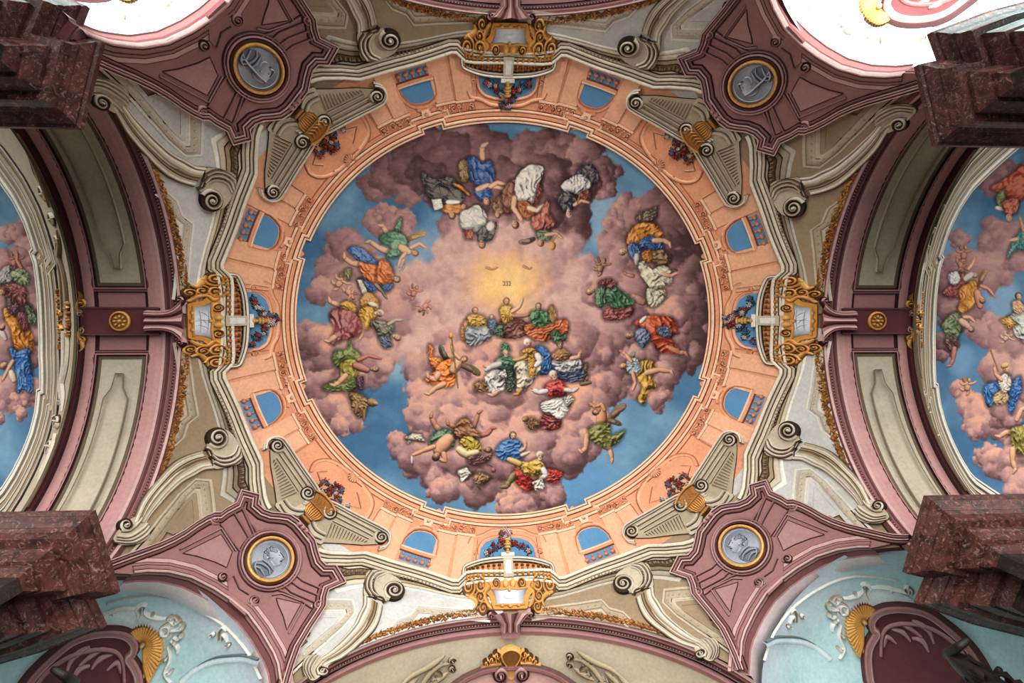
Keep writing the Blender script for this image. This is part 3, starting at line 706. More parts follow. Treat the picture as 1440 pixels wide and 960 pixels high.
    M = MB(); stroke(M, m, dense([(250, 774), (309, 744), (330, 776)], 6), 1.5, .07, .06, [PK4, PK0, PK4]); M.build('panel_moulding', 'stucco', fr); M = MB(); stroke(M, m, dense([(380, 838), (394, 836), (428, 849), (404, 893)], 6), 1.5, .07, .06, [PK4, PK0, PK4]); M.build('panel_moulding', 'stucco', fr)
    for c, r, sg in (((300, 731), 7.5, 1), ((446, 853), 7.5, -1), ((411, 734), 6, -1), ((435, 756), 6, 1), ((311, 813), 7, -1), ((356, 846), 7, 1), ((247, 753), 3.2, 1), ((431, 893), 3.2, -1)):
        M = MB(); volute(M, m, c, r, 1.0, 1.7, sg, .10, .08, [PK0, PK1, PK4], wk=.22); M.build('scroll', 'stucco', fr)
    M = MB()
    for c in ((418, 740), (423, 745), (428, 750)): blob(M, m, c, 4.6, 3.4, .8, .2, .12, PK0, PK3)
    M.build('beads', 'stucco', fr)
    M = MB(); fill(M, m, [(318, 820), (327, 811), (352, 838), (345, 850), (343, 868), (320, 848)], .11, PK1, rim=PK3, **G0); stroke(M, m, dense([(326, 812), (334, 830), (347, 838)], 5), 1.8, .11, .06, [PK0, PK4]); M.build('keystone', 'stucco', fr)
    # ------------------------------------------------ medallion
    c = np.array([377.5, 789.]); rot = -.6
    md = empty('medallion', m(*c)); tag(md, f'oval grey relief medallion in a gold rim, {cn} pendentive', 'medallion', 'grey relief medallions')
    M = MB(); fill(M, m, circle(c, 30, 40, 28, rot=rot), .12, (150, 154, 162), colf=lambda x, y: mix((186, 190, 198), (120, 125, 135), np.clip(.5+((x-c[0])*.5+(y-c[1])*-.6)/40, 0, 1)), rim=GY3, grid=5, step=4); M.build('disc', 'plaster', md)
    def oring(M, r1, r2, w, h0, hh, cols):
        cc = circle(c, r1, 56, r2, rot=rot); stroke(M, m, np.vstack([cc, cc[:1]]), w, h0, hh, cols); return cc
    M = MB(); oring(M, 26.8, 25, 1.0, .12, .03, [GY2, GY0]); M.build('inner_rim', 'plaster', md)
    M = MB(); cc = oring(M, 32, 30, 3.1, .12, .1, [GO2, GO0, GO1, GO3])
    for p in cc[::2]: blob(M, m, p, 1.3, 2.4, math.atan2(*(p-c)[::-1]), .2, .03, GO0, GO3, seg=6, rings=2)
    M.build('gilt_rim', 'gilt', md)
    M = MB(); oring(M, 37.2, 35, 1.6, .06, .14, [PK4, PK3, PK4]); oring(M, 40.5, 38.5, 2.2, .06, .12, [PK4, PK0, PK1, PK3]); oring(M, 45, 43, 1.8, .06, .1, [PK4, PK1, PK0]); M.build('surround', 'stucco', md)
    # relief bust on the disc: a head in profile with curls and a draped shoulder
    M = MB(); HD = [GY0, GY1, GY3]
    top = k.startswith('top')
    PR = [(391, 777), (394, 781), (396.5, 786.5), (393.5, 788), (394, 791), (391.5, 793), (391, 796.5), (386, 797.5), (383, 800), (382, 806), (374, 812), (362, 813), (352, 802), (352, 794), (360, 791), (368, 789), (368, 781), (373, 774), (383, 771)]
    fill(M, m, catmull(PR, 3, True), .15, GY1, rim=GY3, grid=3, step=2.5, colf=lambda x, y: mix((222, 226, 232), (112, 117, 128), np.clip(.5+((388-x)*.6+(y-790)*.5)/26, 0, 1)))  # lit and shaded sides of the bust painted into the grey
    rs_ = random.Random(3 if top else 2)
    if top:
        for i in range(8): stroke(M, m, catmull([(386-2*i*.6, 772+i*.5), (376-i, 780+i), (368-i*1.1, 790+i*1.2), (360-i*.4, 799+i*1.2)], 5), [1.0, 2.1, .9], .15, .09, HD)
    else:
        for i in range(18):
            a_ = rs_.uniform(2.4, 5.6); volute(M, m, (379+9.5*math.cos(a_)*rs_.uniform(.5, 1), 782+10*math.sin(a_)*rs_.uniform(.55, 1)), rs_.uniform(1.8, 2.8), a_, 1.2, 1, .16, .07, HD, wk=.3)
    stroke(M, m, catmull([(391, 778), (394, 782), (396.5, 787), (393, 788.5)], 4), [.7, 1.2, .9], .15, .08, HD); stroke(M, m, np.array([(390.5, 791.5), (394, 791)]), .6, .15, .05, [GY3]); blob(M, m, (390, 783), 1.5, .9, .5, .16, .03, GY2, GY3, seg=6, rings=2)
    blob(M, m, (380, 786), 2.0, 2.8, .2, .16, .05, GY0, GY3, seg=7, rings=2); stroke(M, m, catmull([(389, 797), (383, 797), (379, 791)], 4), .8, .15, .05, HD)
    for q in ([(354, 795), (364, 796), (374, 803), (376, 811)], [(352, 800), (361, 802), (368, 812)], [(366, 790), (374, 796), (381, 805)], [(357, 792), (354, 800), (358, 808)]): stroke(M, m, catmull(q, 5), [1.0, 2.2, 1.0], .15, .09, HD)
    M.build('relief_bust', 'plaster', md)
# ---------------------------------------------------------------- transverse and side arches (soffits as part cylinders)
class Cyl:
    """soffit of an arch: u along the curve (metres, from the crown), v outward from the vault edge, h towards the arch axis"""
    def __init__(s, ax, off, rho): s.ax = ax; s.off = off; s.rho = rho
    def m(s, u, v, h=0.0):
        u = np.asarray(u, float); v = np.asarray(v, float); r = s.rho-np.asarray(h, float); ph = u/s.rho
        a = r*np.sin(ph); z = C0+r*np.cos(ph)+ZB; d = s.off+v
        a, d, z = np.broadcast_arrays(a, d, z)
        x, y = {'left': (-d, a), 'right': (d, a), 'top': (a, -d), 'bottom': (a, d)}[s.ax]
        return np.stack([x, y, z], -1)
def px_to_v(px, z=C0+4.5):
    d = np.array([(px-720)/FPX, (450-480)/FPX, 1.0]) @ RM
    return -(CAMP[0]+d[0]*z/d[2])-7.5
BG0, BG1, BG2 = (204, 198, 182), (178, 168, 148), (96, 82, 62)
ARCH = {}
for ax in ('left', 'right'):
    cy = ARCH[ax] = Cyl(ax, 7.5, 4.5); m = cy.m
    root = empty('transverse_arch', m(0, 1.2)); tag(root, f'pink and cream panelled transverse arch on the {ax} of the bay', 'arch', kind='structure')
    V = {p: px_to_v(p) for p in (259, 230, 208, 203, 137, 132, 115, 107)}
    U = 6.6
    full = np.stack([np.linspace(-U, U, 81), np.zeros(81)], -1)
    def ring(spec, u0=-U, u1=U, n=81):
        M = MB(); us = np.linspace(u0, u1, n)
        vv = []; hh = []; cc = []
        for v, h, c in spec: vv.append(v); hh.append(h); cc.append(c)
        k = len(spec); W = m(np.repeat(us[:, None], k, 1), np.array(vv)[None, :], np.array(hh)[None, :]).reshape(-1, 3)
        M.add(W, [(i*k+j, (i+1)*k+j, (i+1)*k+j+1, i*k+j+1) for i in range(n-1) for j in range(k-1)], [cc[j] for i in range(n-1) for j in range(k-1)])
        return M
    e = V[230]; t = e/8
    ring([(-.02, -.1, PK2), (-.02, .05, PK0), (t*.6, .07, PK4), (t*.8, .03, PK2), (t*1.6, .05, PK4), (t*1.8, .0, PK3), (t*2.8, .03, PK4), (t*3.0, -.02, PK2), (t*4.2, 0, PK4), (t*4.5, -.05, PK1), (t*5.0, -.03, PK4), (t*5.3, -.08, PK3), (t*6.6, -.06, PK4), (t*7.0, -.1, PK2), (t*7.6, -.08, PK4), (e, -.1, PK4)]).build('archivolt', 'stucco', root)
    M = MB()
    for i in range(150):
        u = -5.6+11.2*i/149; blob(M, m, (u, t*2.2), .022, .03, 0, .02, .03, PK0, PK4, seg=6, rings=2)
    M.build('bead_row', 'stucco', root)
    e2 = V[208]; a, b = V[203], V[137]
    ring([(e, -.1, PK0), (e+.05, -.07, (188, 142, 138)), ((e+e2)/2, -.05, (182, 136, 132)), (e2, -.06, PK4), (a, -.1, PK4)]).build('inner_band', 'stucco', root)
    ring([(b, -.1, PK4), (V[132], -.06, (182, 136, 132)), ((V[132]+V[115])/2, -.05, (182, 136, 132)), (V[115]-.05, -.06, PK4), (V[115], -.02, PK3), (V[115]+.1, -.02, (44, 36, 30)), (V[107], .0, CR3), (V[107]+.05, .0, CR3), (V[107]+.05, -.4, CR3)]).build('outer_band', 'stucco', root)
    for s in (-1, 1):
        u0, u1 = s*.78, s*U; lo, hi = min(u0, u1), max(u0, u1)
        side = 'lower' if s > 0 else 'upper'
        M = ring([(a, -.1, BG1), (b, -.1, BG1)], lo, hi, 41)
        # close the strip of soffit next to the crown band
        Mx = ring([(a-.01, -.1, PK1), (b+.01, -.1, PK1)], min(0, s*.78), max(0, s*.78), 6)
        pn = M.build('panel', 'plaster', root); Mx.build('crown_ground', 'stucco', root)
        M = MB()
        fr = [(u1, a), (s*.78, a), (s*.78, b), (u1, b)]
        sd = 1 if s > 0 else -1
        band(M, m, fr, prof([(.03, -.085, PK4), (.035, -.05, PK1), (.025, -.06, PK4), (.03, -.06, PK2), (.02, -.07, PK4)], riser=.6, base=-.1), side=-sd); band(M, m, fr, prof([(.07, -.094, BG2)], riser=.8, base=-.1), side=sd)
        M.build('panel_frame', 'stucco', root)
        M = MB(); ia, ib = a+(b-a)*.27, a+(b-a)*.73; q = s*1.18
        p = [(u1, ia), (s*5.0, ia), (s*4.9, ia-.06), (s*4.7, ia-.06), (s*1.75, ia-.02), (s*1.5, ia+.12), (q, ia+.16), (q, ib-.16), (s*1.5, ib-.12), (s*1.75, ib+.02), (s*4.7, ib+.06), (s*4.9, ib+.06), (s*5.0, ib), (u1, ib)]
        stroke(M, m, dense(p, .2), .010, -.095, .012, [(214, 206, 186), (214, 206, 186), (140, 128, 104)]); M.build('panel_line', 'plaster', root)
    # crown band with rosette and flared bracket
    vb = V[115]
    M = MB(); fill(M, m, [(-.30, .45), (.30, .45), (.30, vb), (-.30, vb)], .05, PK3, rim=PK4); stroke(M, m, dense([(-.30, .45), (-.30, vb)], .2), .02, .05, .03, [PK1, PK4]); stroke(M, m, dense([(.30, .45), (.30, vb)], .2), .02, .05, .03, [PK1, PK4])
    M.build('crown_band', 'stucco', root)
    vr = px_to_v(171)
    rs = empty('rosette', m(0, vr)); tag(rs, f'small round gilt rosette on the crown band of the {ax} transverse arch', 'rosette', 'gilt rosettes')
    M = MB(); fill(M, m, circle((0, vr), .235, 24), .07, GO2, rim=GO3, grid=.15); cc = circle((0, vr), .2, 28); stroke(M, m, np.vstack([cc, cc[:1]]), .03, .07, .05, [GO0, GO1, GO3]); M.build('disc', 'gilt', rs)
    M = MB()
    for i in range(8): an_ = i*PI/4; blob(M, m, (.11*math.cos(an_), vr+.11*math.sin(an_)), .06, .035, an_, .08, .05, GO0, GO3, seg=8, rings=2)
    blob(M, m, (0, vr), .05, .05, 0, .09, .07, GO0, GO2); M.build('petals', 'gilt', rs)
    # gilt clasp at the outer end of the crown band
    cl = empty('gilt_clasp', m(0, vb)); tag(cl, f'gilt leaf clasp at the outer end of the crown band of the {ax} arch', 'ornament', 'gilt clasps')
    M = MB()
    for s in (-1, 1):
        volute(M, m, (s*.42, vb-.02), .10, 0, 1.4, s, .0, .08, [GO0, GO1, GO3]); volute(M, m, (s*.2, vb+.0), .08, 0, 1.3, -s, .0, .08, [CR0, CR1, CR3])
        stroke(M, m, catmull([(s*.1, vb-.06), (s*.3, vb+.06), (s*.55, vb-.02), (s*.68, vb+.05)], 5), [.03, .05, .05, .01], 0, .08, [GO0, GO2, GO3])
    M.build('scrollwork', 'gilt', cl)
def flared(m, root, v0, v1):
    M = MB(); F = [np.array([(-.21, v1), (-.2, (v0+v1)/2), (-.26, v0+.12), (-.42, v0-.06), (-.5, v0-.1)]), ]
    L = catmull(F[0], 5); n = len(L)
    cols = [PK0, PK1, PK3, PK1, PK0, PK2, PK3, PK1, PK0, PK2]
    us = np.linspace(-1, 1, 11)
    V = np.vstack([m(-L[:, 0]*u, L[:, 1], .16+.05*math.cos(u*PI*2.5)+.03) for u in us])
    M.add(V, [(j*n+i, j*n+i+1, (j+1)*n+i+1, (j+1)*n+i) for j in range(10) for i in range(n-1)], [cols[j] for j in range(10) for i in range(n-1)])
    for s in (-1, 1):
        stroke(M, m, L*[s, 1], .045, .0, .22, [PK0, PK1, PK4]); volute(M, m, (s*.5, v0-.04), .085, 0, 1.4, s, .1, .1, [PK0, PK1, PK4])
    M.build('flared_bracket', 'stucco', root)
for ax in ('left', 'right'):
    root = empty('arch_keystone', ARCH[ax].m(0, .2)); tag(root, f'flared fluted pink keystone bracket at the crown of the {ax} transverse arch', 'keystone', 'flared keystones')
    flared(ARCH[ax].m, root, .0, .72)
for ax in ('top', 'bottom'):
    cy = ARCH[ax] = Cyl(ax, 7.2, 4.97); m = cy.m
    word = 'upper' if ax == 'top' else 'lower'
    root = empty('side_arch', m(0, .4)); tag(root, f'pink moulded side arch at the {word} edge of the bay', 'arch', kind='structure')
    M = MB(); path = np.stack([np.linspace(-6.6, 6.6, 81), np.full(81, -.02)], -1)
    band(M, m, path, prof([(.035, .06, PK0), (.02, .0, PK4), (.04, .02, PK2), (.015, -.02, PK4), (.045, .0, PK1), (.02, -.04, PK4), (.015, -.04, PK2), (.04, -.02, PK3), (.02, -.06, PK4), (.027, -.06, PK1), (.02, -.08, PK4)], riser=.7), side=-1)
    M.build('archivolt', 'stucco', root)
    M = MB()
    for i in range(140): blob(M, m, (-5.2+10.4*i/139, .20), .02, .03, 0, -.02, .03, PK0, PK4, seg=6, rings=2)
    M.build('bead_row', 'stucco', root)
    M = MB(); us = np.linspace(-6.8, 6.8, 81)
    def strip(M, v0, h0, v1, h1, c):
        a = m(us, np.full(81, v0), h0); b = m(us, np.full(81, v1), h1); M.add(np.vstack([a, b]), [(i, i+1, 82+i, 81+i) for i in range(80)], [c]*80)
    strip(M, .25, -.09, .28, -.06, PK0); strip(M, .28, -.06, .40, -.03, (184, 136, 134)); strip(M, .40, -.03, .52, -.09, (172, 122, 122)); strip(M, .52, -.09, .54, -.12, CR0)
    M.build('inner_band', 'stucco', root)
    M = MB()
    strip(M, .54, -.12, 2.9, -.12, (196, 182, 158)); strip(M, 2.9, -.12, 2.9, 2.6, (186, 172, 150))
    M.build('soffit', 'plaster', root)
    kr = empty('arch_keystone', m(0, .2)); tag(kr, f'flared fluted pink keystone bracket at the crown of the {word} side arch', 'keystone', 'flared keystones')
    flared(m, kr, -.05, .32)
    M = MB(); fill(M, m, [(-.23, .30), (.23, .30), (.23, .52), (-.23, .52)], .08, (180, 130, 130), rim=PK4); M.build('block', 'stucco', kr)

# ornament of the side chapels seen beyond the side arches
for ax in ('bottom', 'top'):
    m0 = ARCH[ax].m; m = lambda u, v, h=0.0, m0=m0: m0(u, np.asarray(v, float)-.27, h); word = 'upper' if ax == 'top' else 'lower'
    fr = empty('oval_chapel_frame', m(0, 2.0)); tag(fr, f'pink moulded chapel frame with scrolls beyond the {word} side arch', 'frame')
    o = [(-2.3, 2.9), (-2.05, 2.3), (-1.75, 2.02), (-1.62, 1.86), (-1.2, 1.62), (-.75, 1.48), (-.3, 1.43), (.3, 1.43), (.75, 1.48), (1.2, 1.62), (1.62, 1.86), (1.75, 2.02), (2.05, 2.3), (2.3, 2.9)]
    M = MB(); fill(M, m, o, .06, (206, 164, 158), rim=PK3); M.build('field', 'stucco', fr)
    M = MB(); band(M, m, catmull(o, 4), prof([(.04, .2, PK1), (.05, .22, PK2, .03), (.03, .16, PK4), (.04, .15, PK1), (.04, .08, PK3)], riser=.7), side=-1 ); M.build('moulding', 'stucco', fr)
    for s in (-1, 1):
        M = MB(); volute(M, m, (s*.27, 1.62), .19, PI/2, 1.8, s, .2, .12, [PK0, PK2, PK4], wk=.26); M.build('scroll', 'stucco', fr)
    sh = empty('gilt_shell', m(0, 1.3)); tag(sh, f'gilt shell ornament on top of the pink chapel frame at the {word} edge', 'ornament')
    M = MB(); fill(M, m, catmull([(-.19, 1.1), (0, 1.02), (.19, 1.1), (.2, 1.22), (.1, 1.42), (.1, 1.66), (0, 1.75), (-.1, 1.66), (-.1, 1.42), (-.2, 1.22)], 4, True), .2, GO2, rim=GO3, colf=lambda x, y: mix(GO0, (120, 78, 26), np.clip(1.3-abs(y-1.25)*2.2, 0, 1)), grid=.08); M.build('shell', 'gilt', sh)
    M = MB(); stroke(M, m, catmull([(-.11, 1.4), (-.22, 1.22), (-.2, 1.08), (0, 1.0), (.2, 1.08), (.22, 1.22), (.11, 1.4)], 5), .03, .2, .06, [GO0, GO1, GO3])
    for s in (-1, 1):
        for (x, y, r) in ((.34, 1.18, .11), (.46, 1.28, .1), (.6, 1.36, .09), (.36, 1.32, .08)): volute(M, m, (s*x, y), r, -PI/2, 1.2, -s, .08, .08, [GO0, GO1, GO3])
        stroke(M, m, catmull([(s*.24, 1.4), (s*.45, 1.4), (s*.74, 1.46)], 5), [.05, .05, .02], .08, .06, [GO0, GO2])
    M.build('leaves', 'gilt', sh)
    for s, sw in ((-1, 'left'), (1, 'right')):
        so = empty('acanthus_scroll', m(s*1.8, 1.3)); tag(so, f'dark cream acanthus scroll on the soffit beyond the {word} side arch, {sw} of the shell', 'ornament', 'acanthus scrolls of the side chapels')
        M = MB(); D = [(186, 170, 142), (134, 116, 90), (58, 44, 32)]
        volute(M, m, (s*1.45, 1.22), .10, 0, 1.5, s, .0, .1, D); volute(M, m, (s*1.45, 1.42), .09, 0, 1.4, -s, .0, .1, D)
        for q in ([(1.5, 1.3), (1.75, 1.28), (2.0, 1.42), (2.25, 1.7), (2.6, 1.82)], [(1.62, 1.06), (1.8, 1.16), (2.1, 1.28), (2.5, 1.38), (2.9, 1.62)], [(1.55, 1.5), (1.8, 1.62), (2.05, 1.72)], [(2.0, 1.3), (1.8, 1.45), (1.65, 1.62)], [(2.3, 1.45), (2.55, 1.6), (2.75, 1.85)], [(2.6, 1.45), (3.0, 1.75), (3.3, 2.2)]):
            stroke(M, m, catmull(np.array(q)*[s, 1], 5), [.02, .07, .06, .02], .0, .1, D if s > 0 else D[::-1])
        for (x, y, r) in ((2.25, 1.78, .12), (2.75, 1.92, .13), (1.9, 1.62, .08)): volute(M, m, (s*x, y), r, 1, 1.5, s, .0, .1, D)
        for i in range(22):
            u_ = random.Random(i).random(); v_ = random.Random(i+99).random(); blob(M, m, (s*(1.55+1.6*u_), 1.2+.62*u_*u_+.35*v_), .09, .035, s*(.5+1.4*(v_-.5)), .0, .06, CR1, CR4, seg=7, rings=2)
        M.build('leaves', 'plaster', so)
    M = MB()
    for s in (-1, 1): stroke(M, m, catmull(np.array([(1.45, 2.0), (1.7, 2.02), (2.1, 2.14), (2.6, 2.4), (3.2, 2.9)])*[s, 1], 5), .08, -.1, .12, [CR0, CR0, CR2])
    cr = M.build('curved_moulding', 'plaster', fr)
M = MB()

# ---------------------------------------------------------------- corner niches: pale blue conches
class Conch:
    def __init__(s, c, n, r): s.c = np.array(c); s.n = np.array(n); s.r = r; s.t = np.array([-s.n[1], s.n[0], 0]); s.u = np.array([0, 0, 1.])
    def chart(s, th, ph): return s.n*np.cos(th)[..., None]+(s.t*np.cos(ph)[..., None]+s.u*np.sin(ph)[..., None])*np.sin(th)[..., None]
    def hit(s, pts):
        q = np.array(pts, float); d = np.stack([(q[:, 0]-720)/FPX, (q[:, 1]-480)/FPX, np.ones(len(q))], -1) @ RM
        o = CAMP-s.c; a = (d*d).sum(-1); b = d@o; c = o@o-s.r**2; t = (-b+np.sqrt(np.maximum(b*b-a*c, 0)))/a
        v = (CAMP+t[:, None]*d-s.c)/s.r; th = np.arccos(np.clip(v@s.n, -1, 1)); ph = np.arctan2(v@s.u, v@s.t)
        return np.stack([th*np.cos(ph), th*np.sin(ph)], -1)*s.r
    def m(s, sx, sy):
        def f(p, q, h=0.0):
            p = np.asarray(p, float)/s.r; q = np.asarray(q, float)/s.r; th = np.hypot(p, q); ph = np.arctan2(q, p)
            X = s.c+s.chart(th, ph)*(s.r-np.broadcast_to(h, th.shape))[..., None]
            return X*np.array([sx, sy, 1])+np.array([*SETTLE[(-sx, sy)], ZB])*np.array([1, 1, 1])
        return f
CN = Conch((-7.05, 6.68, 11.93), (-.707, .707, 0), 2.52)
AQ0, AQ1 = (178, 206, 206), (206, 212, 218)
for idx, (sx, sy, cn) in enumerate(((1, 1, 'lower left'), (-1, 1, 'lower right'), (1, -1, 'upper left'), (-1, -1, 'upper right'))):
    m = CN.m(sx, sy)
    root = empty('corner_niche', m(0, .5)); tag(root, f'pale blue conch niche with white stucco in the {cn} corner', 'niche', kind='structure')
    M = MB(); nt_, np_ = 28, 56; TH = np.linspace(0.001, math.radians(125), nt_); PH = np.linspace(0, 2*PI, np_+1)
    A, B = np.meshgrid(TH, PH, indexing='ij'); V = m(CN.r*A*np.cos(B), CN.r*A*np.sin(B)).reshape(-1, 3); F = []; Cc = []; zz = V[:, 2]-ZB
    for i in range(nt_-1):
        for j in range(np_):
            q_ = V[i*(np_+1)+j]*np.array([1, 1, 1])
            if (i > 17 and zz[i*(np_+1)+j] < 12.0) or (i > 14 and np.linalg.norm(V[(i+1)*(np_+1)+j]-np.array([0, 0, C0+ZB])) < VAULT.r+.06): continue
            F.append((i*(np_+1)+j, i*(np_+1)+j+1, (i+1)*(np_+1)+j+1, (i+1)*(np_+1)+j)); Cc.append(mix(AQ0, AQ1, max(0, min(1, (i-(nt_-9))/5))))
    M.add(V, F, Cc); M.build('conch', 'plaster', root)
    def N(pts): return CN.hit(pts)
    M = MB(); stroke(M, m, catmull(N([(150, 847), (180, 840), (220, 837), (255, 845), (290, 862), (322, 885), (350, 918), (368, 955)]), 5), .03, .0, .05, [CR0, AQ1, (150, 160, 165)])
    stroke(M, m, catmull(N([(255, 958), (280, 938), (310, 928), (345, 926), (368, 932)]), 5), .10, .0, .08, [(150, 180, 184), (215, 222, 222), (236, 238, 236)]); stroke(M, m, catmull(N([(262, 952), (285, 932), (312, 922), (345, 920), (366, 926)]), 5), .025, .02, .05, [(110, 120, 118), (90, 100, 98)])
    M.build('rib_moulding', 'plaster', root)
    # white rocaille
    st = empty('stucco_rocaille', m(*N([(235, 880)])[0])); tag(st, f'white rocaille stucco of scrolls and shells in the {cn} niche', 'stucco', 'white niche stucco')
    M = MB(); WH = [(250, 248, 242), (220, 218, 210), (134, 118, 92)]
    fill(M, m, N([(120, 880), (140, 868), (165, 856), (185, 852), (200, 858), (215, 868), (230, 868), (245, 880), (242, 895), (225, 905), (150, 905), (120, 900)]), .02, (216, 222, 222), side=False)
    for q, w in (([(128, 868), (150, 860), (172, 854), (190, 854)], .04), ([(192, 872), (196, 862), (193, 854), (200, 848), (206, 850)], .07), ([(206, 850), (203, 858), (210, 864), (224, 868), (234, 868)], .045), ([(242, 872), (228, 880), (228, 890), (236, 892), (240, 884)], .06),
                 ([(236, 868), (246, 876), (252, 870), (246, 864)], .06), ([(240, 886), (252, 884), (259, 880), (254, 874)], .08), ([(244, 895), (252, 897), (257, 890)], .06), ([(240, 900), (250, 908), (250, 918)], .05), ([(236, 908), (240, 925), (232, 945), (240, 960)], .05)):
        stroke(M, m, catmull(N(q), 5), [w*.5, w, w*.6], .02, .09, WH)
    for (x_, y_, r_) in ((250, 872, .10), (257, 880, .11), (256, 892, .09), (247, 902, .09), (242, 866, .08), (235, 925, .07), (240, 945, .08), (160, 858, .07), (215, 862, .06)):
        blob(M, m, N([(x_, y_)])[0], r_*1.25, r_*.8, x_*.7, .02, .1, WH[0], WH[2], seg=10); volute(M, m, N([(x_-4, y_+3)])[0], r_*.7, x_, 1.3, 1 if x_ % 2 else -1, .03, .06, WH)
    volute(M, m, N([(232, 886)])[0], .14, 0, 1.6, 1, .02, .08, WH); volute(M, m, N([(132, 862)])[0], .13, 0, 1.6, 1, .02, .08, WH)
    M.build('scrolls', 'plaster', st)
    s2 = empty('stucco_sprig', m(*N([(308, 892)])[0])); tag(s2, f'small white leaf sprig of stucco near the arch edge of the {cn} niche', 'stucco', 'small niche sprigs')
    M = MB(); volute(M, m, N([(300, 892)])[0], .09, 0, 1.5, 1, .02, .08, WH); volute(M, m, N([(323, 906)])[0], .07, 0, 1.5, -1, .02, .08, WH)
    for q in ([(308, 900), (309, 888), (315, 880), (320, 886)], [(313, 900), (315, 890), (319, 894), (321, 902)]): stroke(M, m, catmull(N(q), 5), [.03, .06, .03], .02, .08, WH)
    M.build('leaves', 'plaster', s2)
    # gilt shell
    gs = empty('niche_shell', m(*N([(210, 895)])[0])); tag(gs, f'gilded shell crest above the pink oval frame in the {cn} niche', 'ornament', 'gilded niche shells')
    M = MB(); c0 = N([(202, 902)])[0]
    tips = catmull(N([(182, 886), (192, 879), (205, 876), (218, 882), (227, 893), (230, 908), (227, 926), (218, 944), (210, 958)]), 3)
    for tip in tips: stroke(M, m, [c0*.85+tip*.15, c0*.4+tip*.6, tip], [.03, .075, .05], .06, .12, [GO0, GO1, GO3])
    blob(M, m, c0, .1, .1, 0, .1, .1, GO0, GO3); M.build('fan', 'gilt', gs)
    M = MB()
    for q in ([(185, 902), (190, 915), (183, 925), (192, 930)], [(203, 915), (212, 925), (205, 945), (198, 958)], [(195, 890), (190, 900), (196, 908)]): stroke(M, m, catmull(N(q), 5), [.04, .08, .04], .06, .1, [GO0, GO1, GO3])
    M.build('leaves', 'gilt', gs)
    # pink oval frame
    of = empty('niche_oval_frame', m(*N([(140, 930)])[0])); tag(of, f'pink oval moulded frame in the {cn} niche', 'frame', 'pink oval niche frames')
    OV = [(40, 1050), (12, 1010), (18, 985), (40, 950), (70, 920), (100, 897), (130, 887), (160, 885), (180, 890), (190, 902), (188, 916), (182, 922), (190, 935), (196, 950), (197, 975), (190, 1010), (150, 1050), (95, 1065)]
    pts = catmull(N(OV), 5, True)
    M = MB(); fill(M, m, np.vstack([pts]), .05, PK3, rim=PK4, grid=.2, step=.15); M.build('field', 'stucco', of)
    M = MB(); stroke(M, m, np.vstack([pts, pts[:1]]), .13, .05, .16, [PK4, PK1, PK2, PK0, PK2]); M.build('rim', 'stucco', of)
    M = MB()
    stroke(M, m, catmull(N([(40, 975), (62, 945), (95, 922), (130, 912), (160, 914), (172, 930), (174, 960)]), 5), .05, .05, .1, [PK0, PK2, PK4])
    for q in ([(92, 945), (100, 925), (115, 912), (125, 908)], [(110, 935), (125, 922), (140, 912), (152, 912)], [(128, 940), (140, 925), (158, 918)], [(100, 958), (110, 940), (125, 935)], [(150, 942), (165, 930), (170, 945)]): stroke(M, m, catmull(N(q), 5), [.03, .08, .04], .05, .1, [PK0, PK1, PK3])
    M.build('inner_scrolls', 'stucco', of)

